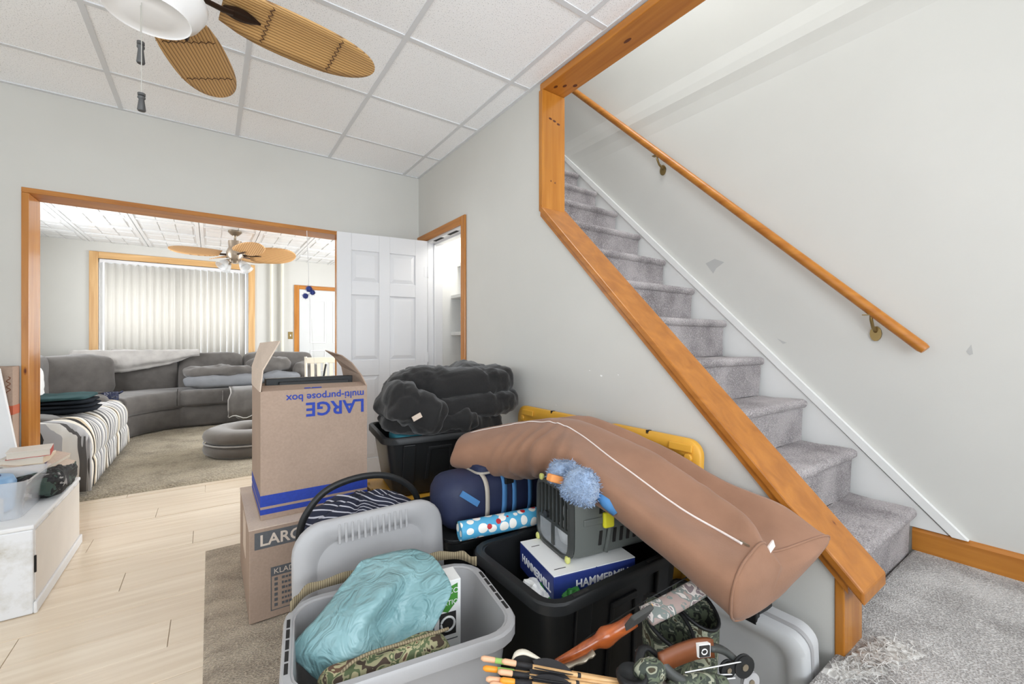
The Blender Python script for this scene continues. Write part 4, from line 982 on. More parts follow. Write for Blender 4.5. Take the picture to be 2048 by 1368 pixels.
# wrapping paper roll
mw, nt_, b_ = newmat('snowman_paper'); x_ = coords(nt_, (1, 1, 1))
v_ = N(nt_, 'ShaderNodeTexVoronoi'); v_.inputs['Scale'].default_value = 24; v_.inputs['Randomness'].default_value = .45; nt_.links.new(x_, v_.inputs['Vector'])
r_ = ramp(nt_, [(0, lin((244, 240, 232))), (.42, lin((244, 240, 232))), (.46, lin((84, 170, 210)))], 'CONSTANT'); nt_.links.new(v_.outputs['Distance'], r_.inputs[0])
v2 = N(nt_, 'ShaderNodeTexVoronoi'); v2.inputs['Scale'].default_value = 21; v2.inputs['Randomness'].default_value = .8; mp2 = N(nt_, 'ShaderNodeMapping'); mp2.inputs['Location'].default_value = (.31, .17, .23); nt_.links.new(x_, mp2.inputs[0]); nt_.links.new(mp2.outputs[0], v2.inputs['Vector'])
r2 = ramp(nt_, [(0, (1, 1, 1)), (.2, (0, 0, 0))], 'CONSTANT'); nt_.links.new(v2.outputs['Distance'], r2.inputs[0])
r3 = ramp(nt_, [(0, lin((190, 40, 44))), (.5, lin((190, 40, 44))), (.52, lin((40, 120, 70)))], 'CONSTANT'); nt_.links.new(v2.outputs['Color'], r3.inputs[0])
mx_ = N(nt_, 'ShaderNodeMix', data_type='RGBA'); nt_.links.new(r2.outputs[0], mx_.inputs[0]); nt_.links.new(r_.outputs[0], mx_.inputs[6]); nt_.links.new(r3.outputs[0], mx_.inputs[7]); nt_.links.new(mx_.outputs[2], b_.inputs['Base Color']); b_.inputs['Roughness'].default_value = .35
wp = empty('wrapping_paper', (.86, 1.31, .47), label='roll of snowman wrapping paper lying across the black tote rim', cat='wrapping paper')
MB().tube([(.715, 1.335, .476), (.86, 1.31, .476), (1.02, 1.285, .476)], .033, 20).build('roll', mw, wp, auto=40)
MB().tube([(1.018, 1.285, .476), (1.021, 1.2845, .476)], .029, 20).build('core_end', M['card_in'], wp)
# contents of the big tote
M['hm_blue'] = plain('navy_box_print', (36, 52, 118), 0.5, var=0.08); M['white_print'] = plain('white_ink', (235, 235, 238), 0.6)
tag(MB().box(.90, 1.20, .95, 1.16, .045, .352).build('cardboard_box', M['card'], bevel=.003), 'plain brown box under the blue paper box', 'box')
M['green'] = plain('green_packaging', (52, 128, 52), 0.45, var=0.3, vs_=30)
gb = empty('green_bag', (.84, .99, .05), label='crinkled green and white plastic bag in the black tote', cat='bag')
def crk(p): return p + p.normalized() * (.022 * noise.noise(p * 22) + .01 * noise.noise(p * 45))
MB().soft((.845, 1.02, .235), (.11, .17, .27), .6, .6, .02, 9, 40, 26, None, 51, crk).build('bag', M['green'], gb)
MB().soft((.822, 1.03, .36), (.07, .12, .09), .8, .8, .02, 14, 20, 12, None, 53, crk).build('white_panel', M['paper'], gb)
MB().soft((.885, .945, .375), (.07, .05, .05), .8, .8, .02, 14, 20, 12, None, 54, crk).build('crumpled_corner', M['green'], gb)
hb = empty('paper_box', (1.005, 1.055, .3535), math.radians(-12), 'navy and white HAMMERMILL paper box in the black tote', 'box')
HW, HD, HH = .30, .245, .088
MB().box(-HW / 2, HW / 2, -HD / 2, HD / 2, 0, HH).build('tray', M['hm_blue'], hb, world=False, bevel=.003)
MB().box(-HW / 2 + .001, HW / 2 - .001, -HD / 2 + .001, HD / 2 - .001, HH, HH + .0025).build('white_top', M['paper'], hb, world=False)
MB().box(-.002, .002, -HD / 2 - .001, -HD / 2, .0, HH + .002).build('seam', M['hm_blue'], hb, world=False)
text('HAMMERMILL', .034, M['white_print'], hb, wm(hb) @ frame((-HW / 2 - .0005, HD / 2 - .02, .034), (0, -1, 0), (0, 0, 1)), bold=.0008)
text('HAMMERMILL', .034, M['white_print'], hb, wm(hb) @ frame((-.015 - .06, -HD / 2 - .0005, .040), (1, 0, 0), (0, 0, 1)), bold=.0008)
MB().box(-HW/2+.02,-HW/2+.05,.07,.073,HH+.0025,HH+.003).build('printed_mark', M['ink_black'], hb, world=False); MB().box(-HW/2+.02,-HW/2+.06,-.09,-.087,HH+.0025,HH+.003).build('printed_mark', M['ink_black'], hb, world=False)
# pet carrier
M['carrier'] = plain('olive_grey_plastic', (98, 102, 98), .5, var=.06); M['carrier_dk'] = plain('dark_grey_plastic', (62, 64, 62), .45); M['lime'] = plain('yellow_latch', (232, 224, 50), .45); M['pale_lime'] = plain('pale_lime_clip', (206, 206, 120), .5)
M['clear'] = clear('clear_plastic', alpha=.22)
pc = empty('pet_carrier', (.945, 1.09, .4445), math.radians(-10), 'grey plastic pet carrier with yellow latches on the blue paper box', 'pet carrier')
CL, CW, CH = .38, .22, .225
def rsec(x, s_, n=28, zc=CH / 2):
    out = []
    for k in range(n):
        a = 2 * PI * k / n; c, q = math.cos(a), math.sin(a)
        out.append((x, math.copysign(abs(c) ** .4, c) * CW / 2 * s_, zc + math.copysign(abs(q) ** .4, q) * CH / 2 * s_))
    return out
shell = [rsec(.006, 1.0), rsec(.03, 1.03), rsec(.07, 1.04), rsec(.3, 1.02), rsec(.36, .97), rsec(CL, .86), rsec(CL - .002, .80), rsec(.355, .92), rsec(.07, .98), rsec(.006, .93)]
MB().loft(shell, cap=False).build('shell', M['carrier'], pc, world=False, auto=50)
MB().loft([rsec(CL - .012, .86), rsec(CL - .006, .80)]).build('back_wall', M['carrier'], pc, world=False)
fl_ = [(x, y_, z) for x, y_, z in ()]
m = MB()
for sy in (-1, 1): m.box(.035, CL - .01, sy * CW * .515 - .006, sy * CW * .515 + .006, CH * .50, CH * .60)
m.build('seam_flange', M['carrier'], pc, world=False, bevel=.004)
m = MB()
for sy in (-1, 1):
    for k in range(9):
        x = .10 + k * .028
        for z0, z1 in ((.145, .195), (.045, .09)):
            m.obox((x + .004 * (z0 > .1), sy * (CW / 2 + .0045), (z0 + z1) / 2), (1, 0, 0), (0, 1, 0), (.12, 0, 1), .0055, .0016, (z1 - z0) / 2)
m.build('vent_slots', M['gap'], pc, world=False, kind='stuff')
for sy in (-1, 1): MB().tube([(.12, sy * (CW / 2 + .006), .02), (.135, sy * (CW / 2 + .009), .10), (.15, sy * (CW / 2 + .006), .2)], .007, 8).build('rib', M['carrier'], pc, world=False, smooth=True)
for sy in (-1, 1): MB().box(.105, .145, sy * (CW / 2 + .013) - .008, sy * (CW / 2 + .013) + .008, .10, .15).build('side_latch', M['lime'], pc, world=False, bevel=.006)
# door of the carrier
dring = []
fr_ = lambda s_, x: [(x, p[1], p[2]) for p in rsec(0, s_)]
MB().loft([fr_(1.0, .004), fr_(1.0, -.012), fr_(.90, -.014), fr_(.86, .002)], cap=False).build('door_frame', M['carrier_dk'], pc, world=False, auto=40)
m = MB()
for k in range(7):
    y_ = -.075 + k * .025; m.box(-.010, -.003, y_ - .0045, y_ + .0045, .095, CH - .012)
m.box(-.010, -.003, -.095, .095, .088, .098); m.box(-.011, -.003, -.008, .008, .02, .09)
m.build('door_bar', M['carrier_dk'], pc, world=False)
MB().box(-.007, -.005, -.09, .09, .015, .095).build('clear_panel', M['clear'], pc, world=False)
MB().tube([(-.013, .03, .112), (-.022, .03, .112)], .013, 14).build('door_knob', M['black'], pc, world=False, auto=40)
for y_, z in ((-.095, .012), (.095, .012), (.07, CH + .002)): MB().soft((-.012, y_, z), (.016, .02, .022), .7, .7, nu=12, nv=8).build('clip', M['pale_lime'], pc, world=False, smooth=True)
MB().tube([(.10, 0, CH + .003), (.13, 0, CH + .028), (.24, 0, CH + .028), (.27, 0, CH + .003)], .009, 8).build('handle', M['carrier'], pc, world=False, smooth=True)
wl = empty('white_dish', (1.0, 1.07, .458), label='white plastic dish inside the pet carrier', cat='dish')
MB().lathe([(.03, 0), (.05, .005), (.06, .05), (.055, .05), (.045, .012), (.0, .01)], 20, (1.02, 1.075, .459), cap=False).build('bowl', M['paper'], wl, smooth=True)
tag(MB().soft((1.08, 1.10, .53), (.08, .13, .14), .6, .6, .02, 10, seed=5).build('white_bag', M['paper'], smooth=True), 'bundled white plastic bag inside the pet carrier', 'bag')
# fuzzy blue duster on the carrier
M['fuzz'] = plain('blue_chenille', (144, 164, 192), .95, var=.2, vs_=60, bs=.9, bscale=160, bd=.006, spec=.1, sheen=.5); M['orange'] = plain('orange_trim', (230, 150, 84), .7)
dm = empty('dust_mitt', at(1150, 975, 1.30), label='fuzzy blue dusting mitt with orange band on the pet carrier', cat='mitt')
def fz(p): return p * (1 + .05 * noise.noise(p * 60) + .05 * noise.noise(p * 130))
rf = random.Random(11)
for c, sz, sd in ((at(1128, 950, 1.34), (.10, .08, .07), 3), (at(1162, 975, 1.27), (.115, .09, .095), 4)):
    m = MB().soft(c, sz, .8, .8, .012, 12, 40, 26, Euler((0, .5, .2)), sd, fz)
    base = list(m.v)
    for q in range(2600):
        p = Vector(rf.choice(base)); n_ = (p - c).normalized(); n_ = (n_ + Vector((rf.gauss(0, .5), rf.gauss(0, .5), rf.gauss(0, .5)))).normalized()
        s1 = n_.orthogonal().normalized() * .0016; p = p + Vector((rf.gauss(0, .003), rf.gauss(0, .003), rf.gauss(0, .003)))
        m.add([p + s1, p - s1, p + n_ * rf.uniform(.006, .012)], [(0, 1, 2)])
    m.build('mitt', M['fuzz'], dm, smooth=True)
MB().tube([at(1190, 975, 1.30), at(1215, 1005, 1.26), at(1232, 1026, 1.25)], [.018, .021, .012], 10).build('finger', M['strap_blue'], dm, smooth=True)
MB().obox(at(1112, 958, 1.29), (.9, -.3, -.3), (0, 1, 0), (.3, 0, .9), .024, .012, .011).build('band', M['orange'], dm, bevel=.004)

# yellow lids leaning on the wall
for k, (yc, wd, hgt) in enumerate(((1.74, .60, .775), (1.13, .48, .775))):
    lean = math.radians(5)
    # face towards -x, local y up
    lid('tote_lid', ['yellow tote lid leaning on the wall behind the comforter', 'yellow tote lid leaning on the wall behind the brown pillow'][k], (1.448 + .02, yc, .40), Euler((math.radians(90 - 4), 0, math.radians(-90)), 'XYZ'), wd, hgt - .03, M['yellow'], group='yellow lids', bosses=True)
# ------------------------------------------------------------------ brown body pillow
M['suede'] = plain('brown_suede', (146, 110, 89), .95, var=.12, vs_=9, bs=.2, bscale=160, bd=.002, spec=.1, sheen=.15)
bp = empty('body_pillow', (1.15, 1.1, .5), label='long brown suede body pillow sprawled over the totes', cat='pillow')
ST = [  # A lower front, B front bulge, C front top seam, D near lobe crest, V valley, E far lobe crest, G far bottom, H underside
    [(905, 932, 1.78), (908, 895, 1.76), (926, 868, 1.86), (960, 858, 1.95), (985, 856, 2.02), (1010, 852, 2.06), (1015, 905, 2.08), (960, 935, 1.92)],
    [(985, 950, 1.70), (990, 900, 1.64), (1045, 846, 1.76), (1070, 842, 1.84), (1085, 848, 1.92), (1100, 840, 1.98), (1110, 900, 2.02), (1050, 950, 1.86)],
    [(1092, 948, 1.54), (1105, 895, 1.48), (1130, 852, 1.62), (1150, 838, 1.72), (1165, 846, 1.80), (1190, 838, 1.86), (1215, 900, 1.90), (1150, 950, 1.72)],
    [(1195, 1012, 1.34), (1200, 960, 1.28), (1235, 925, 1.42), (1288, 896, 1.50), (1294, 922, 1.60), (1328, 893, 1.66), (1345, 950, 1.66), (1270, 1000, 1.52)],
    [(1310, 1102, 1.20), (1315, 1045, 1.16), (1355, 1012, 1.28), (1398, 964, 1.34), (1404, 996, 1.44), (1452, 964, 1.47), (1470, 1030, 1.46), (1380, 1090, 1.34)],
    [(1400, 1180, 1.11), (1410, 1120, 1.07), (1450, 1068, 1.18), (1490, 1030, 1.21), (1500, 1062, 1.29), (1562, 1010, 1.35), (1560, 1090, 1.34), (1470, 1160, 1.22)],
    [(1466, 1242, 1.055), (1470, 1165, 1.02), (1505, 1100, 1.10), (1528, 1086, 1.13), (1545, 1104, 1.18), (1646, 1072, 1.275), (1650, 1090, 1.27), (1540, 1200, 1.14)],
]
NS = 92
cols = [cr([at(*ST[i][j]) for i in range(len(ST))], NS) for j in range(8)]
rings = []
for i in range(NS):
    ctrl = [cols[j][i] for j in range(8)]
    cc = sum(ctrl, Vector()) / 8
    ring = []
    for k in range(48):
        u = k / 48 * 8; j = int(u); t = u - j
        a, b, c, d = ctrl[(j - 1) % 8], ctrl[j], ctrl[(j + 1) % 8], ctrl[(j + 2) % 8]
        p = .5 * ((2 * b) + (c - a) * t + (2 * a - 5 * b + 4 * c - d) * t * t + (3 * b - a - 3 * c + d) * t ** 3)
        s_ = i / (NS - 1)
        wr_ = ((.011 if u < 1.6 or u > 6.8 else .005) * math.sin(s_ * 130 + 6 * noise.noise(Vector((s_ * 9, u, 0)))) * math.exp(-((s_ - .28) / .11) ** 2) * (1 if u < 2.2 or u > 6.5 else .2))
        wr_ += .008 * noise.noise(p * 7) + .003 * noise.noise(p * 20)
        ring.append(p + (p - cc).normalized() * wr_)
    rings.append(ring)
def capring(r, s_, off):
    c = sum(r, Vector()) / len(r); return [c + (p - c) * s_ + off for p in r]
d0 = (rings[0][0] - rings[6][0]).normalized(); d1 = (rings[-1][0] - rings[-8][0]).normalized()
full = [capring(rings[0], .35, d0 * .022), capring(rings[0], .75, d0 * .014)] + rings + [capring(rings[-1], .92, d1 * .010), capring(rings[-1], .70, d1 * .022), capring(rings[-1], .35, d1 * .028)]
MB().loft(full).build('cushion', M['suede'], bp, smooth=True)
zp = [r[12] for r in rings][2:86]
M['zip'] = plain('pale_zip_tape', (226, 214, 208), .6)
MB().tube([p + (p - sum(rings[i + 2], Vector()) / 48).normalized() * .003 for i, p in enumerate(zp)], [.0016 + .0022 * (i / 83) for i in range(84)], 6).build('zip', M['zip'], bp, smooth=True)
e_ = zp[-1]; MB().obox(e_ + Vector((0, -.004, .004)), zp[-1] - zp[-2], (0, 1, 0), (0, 0, 1), .012, .004, .003).build('zip_pull', M['pewter'], bp)
MB().tube([p for p in rings[-1]] + [rings[-1][0]], .0035, 6).build('end_seam', M['suede'], bp, smooth=True)
c_ = rings[-1][20]; MB().obox(c_ + Vector((.0, -.015, .004)), (1, .1, .2), (0, 1, -.3), (0, .3, 1), .018, .002, .008).build('sewn_tag', M['zip'], bp)

# ------------------------------------------------------------------ grey tote with contents, lid, hamper
gt = tote('storage_tote', 'open grey tote in front holding the teal bag', (.411, 1.094, RZ), math.radians(-9.3), .51, .345, .405, M['tote_grey'], taper=.04, lip=.022, r=.07, ribs=False, inset=False, slots=True)
gm = wm(gt)
M['webbing'] = stripes('olive_webbing', [(0, (150, 136, 108)), (.5, (112, 100, 78))], 1 / .006, (1, 0, 0), .85)
rows = []
for k, p in enumerate(cr([gm @ Vector(q) for q in ((-.262, .13, .412), (-.20, .185, .425), (0, .196, .425), (.20, .188, .425), (.265, .13, .415))], 40)):
    rows.append([p + Vector((0, 0, -.004)), p + Vector((0, 0, .022 + .004 * math.sin(k)))])
tag(MB().grid(rows).build('webbing_strap', M['webbing'], smooth=True, solid=.003), 'olive webbing strap along the back rim of the grey tote', 'strap')
lid('tote_lid', 'grey tote lid standing behind the open grey tote', (.445, 1.405, RZ + .283), Euler((math.radians(83), 0, 0)), .49, .56, M['tote_grey'], r=.09, ribs=12)
# appliance carton
ac = empty('appliance_box', (.463, 1.095, .03), math.radians(-9.3), 'white printed appliance box standing inside the grey tote', 'box')
MB().box(-.02, .135, .045, .12, 0, .415).build('carton', M['paper'], ac, world=False, bevel=.002)
mface = lambda x, z: wm(ac) @ frame((x, .0438, z), (1, 0, 0), (0, 0, 1))
M['leaf_green'] = plain('green_print', (70, 140, 54), .6)
hexp = [(.055, .385), (.125, .405), (.125, .355), (.095, .325), (.06, .34)]
m = MB(); m.loft([[(x, .0445, z) for x, z in hexp], [(x, .0438, z) for x, z in hexp]]); m.build('green_badge', M['leaf_green'], ac, world=False)
text('CO', .022, M['white_print'], ac, mface(.095, .378)); text('CATIO', .02, M['white_print'], ac, mface(.066, .346))
MB().box(.07, .12, .0442, .045, .26, .325).build('printed_photo', M['ink_black'], ac, world=False)
rg_ = [(.095 + .02 * math.cos(2 * PI * k / 20), .0438, .293 + .02 * math.sin(2 * PI * k / 20)) for k in range(21)]
MB().tube(rg_, .0035, 6).build('printed_dial', M['paper'], ac, world=False)
MB().box(.0, .055, .0442, .045, .255, .315).build('printed_photo', M['ink_grey'], ac, world=False)
m = MB()
for z in (.245, .205): m.box(.005, .125, .0444, .045, z, z + .003)
m.box(.122, .125, .0444, .045, .14, .205); m.build('printed_line', M['ink_grey'], ac, world=False, kind='stuff')
# teal sack
def tealmat():
    m, nt, b = newmat('teal_sack'); x = coords(nt); n = N(nt, 'ShaderNodeTexNoise'); n.inputs['Scale'].default_value = 9; n.inputs['Detail'].default_value = 8; nt.links.new(x, n.inputs['Vector'])
    r = ramp(nt, [(.3, lin((108, 148, 152))), (.7, lin((136, 172, 176)))]); nt.links.new(n.outputs['Fac'], r.inputs[0]); nt.links.new(r.outputs[0], b.inputs['Base Color']); b.inputs['Roughness'].default_value = .38
    v = N(nt, 'ShaderNodeTexVoronoi', feature='DISTANCE_TO_EDGE'); v.inputs['Scale'].default_value = 13; nt.links.new(x, v.inputs['Vector'])
    n2 = N(nt, 'ShaderNodeTexNoise'); n2.inputs['Scale'].default_value = 16; n2.inputs['Distortion'].default_value = 2.2; nt.links.new(x, n2.inputs['Vector']); bump(nt, b, n2.outputs['Fac'], .75, .016)
    return m
M['sack'] = tealmat()
G_ = [[(722, 1122, 1.29), (770, 1108, 1.33), (820, 1099, 1.36), (846, 1104, 1.36), (866, 1113, 1.33)],
      [(690, 1165, 1.23), (740, 1160, 1.21), (792, 1146, 1.24), (845, 1128, 1.30), (884, 1136, 1.27)],
      [(642, 1226, 1.15), (705, 1214, 1.12), (765, 1195, 1.13), (812, 1186, 1.21), (903, 1182, 1.20)],
      [(582, 1298, 1.07), (652, 1286, 1.04), (718, 1268, 1.05), (778, 1250, 1.14), (870, 1252, 1.13)],
      [(612, 1338, 1.02), (684, 1340, 1.0), (735, 1328, 1.02), (790, 1306, 1.07), (842, 1312, 1.06)],
      [(648, 1372, .985), (704, 1392, .97), (750, 1370, .99), (800, 1345, 1.02), (838, 1335, 1.04)]]
rws = [cr([at(p[0], p[1], p[2] * (.955, .955, .96, .985, 1.0, 1.01)[q]) for p in r], 42) for q, r in enumerate(G_)]
fin = []
colsT = [cr([rws[i][j] for i in range(6)], 50) for j in range(42)]
for i in range(50):
    row = []
    for j in range(42):
        p = colsT[j][i]; q = p * 14
        d = .010 * (abs(noise.noise(q)) - .2) + .006 * (abs(noise.noise(q * 2.3)) - .2)
        row.append(p + Vector((-.5, -.6, .6)) * d)
    fin.append(row)
tag(MB().grid(fin).build('plastic_sack', M['sack'], smooth=True, solid=.004), 'crinkled pale teal sack slumped inside the grey tote', 'sack')
M['camo_w'] = camo('woodland_camo', [(66, 52, 40), (150, 146, 112), (84, 96, 64), (168, 160, 124), (96, 70, 52)], 22)
cb = empty('camo_pouch', (.37, .95, .25), label='woodland camouflage pouch at the front of the grey tote', cat='pouch')
MB().soft(gm @ Vector((-.05, -.105, .335)), (.30, .075, .125), .5, .5, .012, 9, rot=Euler((0, -.05, math.radians(-9.3))), seed=60).build('pouch', M['camo_w'], cb, smooth=True)
MB().tube(cr([gm @ Vector(q) for q in ((-.19, -.13, .36), (-.12, -.115, .402), (.0, -.11, .403), (.10, -.10, .398))], 20), .004, 6).build('edge_binding', M['webbing'], cb, smooth=True)
# pop-up hamper with hoop handle
M['ticking'] = stripes('navy_striped_fabric', [(0, (34, 38, 58)), (.78, (196, 196, 206))], 1 / .017, (.35, .2, 1), .8, distort=.25)
hp = empty('laundry_hamper', (.47, 1.69, RZ), label='collapsed navy striped hamper with a black hoop handle', cat='hamper')
rings = []
for k, (r, z) in enumerate(((.17, RZ), (.20, .05), (.215, .25), (.215, .42), (.20, .48), (.16, .515), (.10, .535), (.02, .54))):
    rings.append([(.47 + r * 1.02 * math.cos(2 * PI * q / 48), 1.69 + r * .72 * math.sin(2 * PI * q / 48), z + (.012 * math.sin(q * 5.3 + k) if k > 3 else 0) + .02 * noise.noise(Vector((q * .4, k, 0)))) for q in range(48)])
MB().loft(rings).build('fabric', M['ticking'], hp, smooth=True)
MB().tube(cr([(.252, 1.62, .30), (.250, 1.62, .47), (.275, 1.62, .55), (.34, 1.62, .615), (.45, 1.62, .640), (.56, 1.62, .625), (.65, 1.62, .565), (.685, 1.62, .48), (.69, 1.62, .32)], 40), .0095, 10, flat=1.3).build('hoop_handle', M['black'], hp, smooth=True)
MB().tube(cr([(.47 + .205 * math.cos(a), 1.69 + .145 * math.sin(a), .485) for a in [2 * PI * q / 16 for q in range(17)]], 48), .006, 6).build('rim_wire', M['navy'], hp, smooth=True)

# ------------------------------------------------------------------ hunting gear at the front
M['leather'] = plain('brown_leather', (120, 66, 34), .45, var=.15); M['bowwood'] = wood('lacquered_walnut', (120, 54, 22), (176, 92, 44), 'x', 2.0, .2, knots=False)
M['bark'] = camo('bark_camo', [(40, 42, 36), (92, 100, 80), (60, 66, 58), (150, 152, 132), (70, 62, 44)], 26)
M['tape'] = camo('camo_tape', [(150, 132, 126), (112, 120, 116), (190, 182, 176), (120, 108, 110)], 30); M['grip'] = plain('grey_felt', (66, 66, 64), .9)
for k, (px, py, t, x2, y2) in enumerate(((1342, 1246, 1.09, .93, .63), (1395, 1212, 1.18, 1.08, .68))):
    top = at(px, py, t); bx, by = top.x + .0, top.y + .01
    bo = empty('rubber_boot', (bx, by, RZ), label=['camouflage rubber boot nearer the arrows', 'camouflage rubber boot beside the pale grey case'][k], cat='boot', group='camouflage boots')
    rings = []
    for (z, rx, ry, oy) in ((RZ + .002, .048, .12, -.05), (.03, .05, .125, -.05), (.06, .05, .12, -.045), (.09, .05, .085, -.02), (.13, .05, .06, .0), (.22, .052, .058, .0), (.33, .058, .064, .0), (top.z - .012, .058, .066, .0), (top.z + .0, .056, .064, 0), (top.z - .012, .052, .06, 0), (.2, .046, .05, 0), (.12, .04, .045, 0)):
        sl = .35 * (z - .3) if z > .3 else 0
        rings.append([(bx + rx * math.cos(a), by + oy + ry * math.sin(a), z + (.10 * -math.sin(a) * -.35 if z > .38 else 0)) for a in [2 * PI * q / 28 for q in range(28)]])
    MB().loft(rings).build('boot', M['bark'], bo, smooth=True)
    MB().tube([Vector(p) for p in rings[8]] + [Vector(rings[8][0])], .005, 6).build('collar', M['black'], bo, smooth=True)
    m = MB(); m.loft([[(bx + .053 * math.cos(a), by - .05 + .127 * math.sin(a), z) for a in [2 * PI * q / 24 for q in range(24)]] for z in (RZ, RZ + .018)]); m.build('sole', M['black'], bo)
    m = MB(); m.loft([[(bx + .04 * math.cos(a), by + .045 * math.sin(a), z) for a in [2 * PI * q / 20 for q in range(20)]] for z in (.19, .195)]); m.build('insole', M['leather'], bo)
# recurve bow
rb = empty('recurve_bow', at(1200, 1285, 1.03), label='recurve bow with lacquered wood riser lying against the black tote', cat='bow')
P = [at(1112, 1326, .99), at(1160, 1302, 1.0), at(1190, 1285, 1.01), at(1215, 1272, 1.02), at(1245, 1255, 1.03), at(1268, 1240, 1.04)]
MB().tube(cr(P, 24), [.007 + .007 * min(1, k / 8) + .006 * math.exp(-((k - 13) / 2.5) ** 2) - .003 * math.exp(-((k - 9) / 2) ** 2) for k in range(24)], 12, flat=1.25).build('riser', M['bowwood'], rb, smooth=True)
MB().tube(cr([at(1112, 1338, .985), at(1165, 1318, .99), at(1188, 1302, .995)], 10), [.010, .014, .014] * 3 + [.012], 8, flat=.4).build('lower_limb', M['pewter'], rb, smooth=True)
MB().obox(at(1277, 1235, 1.02), at(1310, 1215, 1.05) - at(1245, 1255, 1.02), (0, .8, .5), (0, -.5, .8), .030, .006, .024).build('felt_pad', M['grip'], rb, bevel=.003)
MB().tube(cr([at(1255, 1262, 1.03), at(1262, 1242, 1.035), at(1285, 1222, 1.04), at(1305, 1210, 1.05)], 16), .0035, 6).build('shelf_edge', M['oak_x'], rb, smooth=True)
MB().tube(cr([at(1292, 1232, 1.04), at(1345, 1206, 1.075), at(1398, 1176, 1.12), at(1450, 1150, 1.16)], 20), .026, 10, flat=.35, up=(0, -.4, 1)).build('taped_limb', M['tape'], rb, smooth=True)
MB().tube([at(1105, 1330, .98), at(1180, 1272, 1.03), at(1300, 1196, 1.10), at(1400, 1140, 1.16)], .0015, 5).build('bowstring', M['black'], rb)
# gear bag and straps
M['taupe'] = plain('taupe_canvas', (112, 102, 94), .9, var=.12, bs=.2)
gbg = empty('gear_bag', (.665, .575, RZ), label='taupe canvas gear bag with black straps under the bows', cat='bag')
MB().soft((.665, .575, .21), (.39, .16, .39), .45, .5, .02, 7, seed=70).build('bag', M['taupe'], gbg, smooth=True)
MB().tube(cr([at(1255, 1372, .93), at(1275, 1335, .92), at(1283, 1300, .95), at(1300, 1298, .96), at(1330, 1330, .95), at(1352, 1372, .93)], 24), .010, 8, flat=.45).build('strap', M['black'], gbg, smooth=True)
MB().tube(cr([at(1278, 1298, .955), at(1284, 1335, .945), at(1283, 1372, .93)], 10), .011, 8, flat=.45).build('strap', M['grip'], gbg, smooth=True)
MB().obox(at(1300, 1325, .925), (.82, -.57, 0), (0, 1, 0), (0, 0, 1), .004, .003, .012).build('white_tag', M['paper'], gbg, bevel=.002)
MB().lathe([(.030, 0), (.034, .012), (.028, .02), (.022, .004), (.0, .002)], 20, at(1264, 1362, .90), cap=False).build('black_ring', M['black'], gbg, smooth=True)
MB().soft(at(1302, 1352, .91), (.05, .05, .05), .8, .8, .02, 20, seed=71).build('camo_patch', M['bark'], gbg, smooth=True)
# compound bow
cbw = empty('compound_bow', at(1400, 1320, .95), label='compact compound bow with brown limb and square emblem', cat='bow')
ll = cr([at(1318, 1326, .93), at(1360, 1306, .955), at(1405, 1294, .98), at(1445, 1300, 1.0), at(1478, 1326, 1.0)], 24)
rows = [[p + Vector((0, 0, .020)), p + Vector((.0, -.004, -.020))] for p in ll[:15]]
MB().grid(rows).build('brown_limb', M['leather'], cbw, smooth=True, solid=.010)
MB().tube(ll[13:], .014, 8, flat=.6).build('dark_limb', M['carrier_dk'], cbw, smooth=True)
ec = ll[11] + Vector((-.004, -.008, .001)); ex = (ll[12] - ll[10]).normalized()
MB().obox(ec, ex, (0, 1, 0), (0, 0, 1), .017, .0045, .015).build('emblem', M['paper'], cbw); MB().obox(ec + Vector((-.002, -.002, 0)), ex, (0, 1, 0), (0, 0, 1), .0145, .0045, .0125).build('emblem_field', M['ink_black'], cbw)
MB().tube([ec + Vector((-.004, -.006, 0)) + ex * (.008 * math.cos(a)) + Vector((0, 0, .006 * math.sin(a))) for a in [2 * PI * q / 12 for q in range(13)]], .0014, 5).build('emblem_mark', M['paper'], cbw)
for k, (px, py, r) in enumerate(((1455, 1338, .020), (1487, 1332, .026), (1500, 1362, .022))):
    c = at(px, py, .98); m = MB(); nn = Vector((-.5, -.8, .2)).normalized(); a_ = nn.orthogonal().normalized(); b2 = nn.cross(a_)
    ring = lambda rr_, o_: [c + nn * o_ + a_ * rr_ * math.cos(2 * PI * q / 20) + b2 * rr_ * math.sin(2 * PI * q / 20) * .75 for q in range(20)]
    m.loft([ring(r, -.006), ring(r, -.003), ring(r * .8, 0), ring(r, .003), ring(r, .006)]); m.build('cam', M['black'] if k != 2 else M['tote_grey'], cbw, auto=40)
    MB().loft([ring(r * .3, -.009), ring(r * .3, .009)]).build('axle', M['pewter'], cbw)
for a, b2 in (((1370, 1345, .94), (1490, 1322, .98)), ((1372, 1352, .94), (1480, 1348, .98)), ((1330, 1370, .92), (1470, 1356, .97))): MB().tube([at(*a), at(*b2)], .0014, 5).build('cable', M['string'], cbw)
MB().tube(cr([at(1340, 1372, .92), at(1400, 1358, .94), at(1450, 1366, .95)], 10), .016, 8, flat=.8).build('riser', M['bark'], cbw, smooth=True)
MB().tube(cr([at(1316, 1318, .94), at(1345, 1350, .93), at(1390, 1376, .93)], 10), .012, 8).build('rest_arm', M['carrier_dk'], cbw, smooth=True)
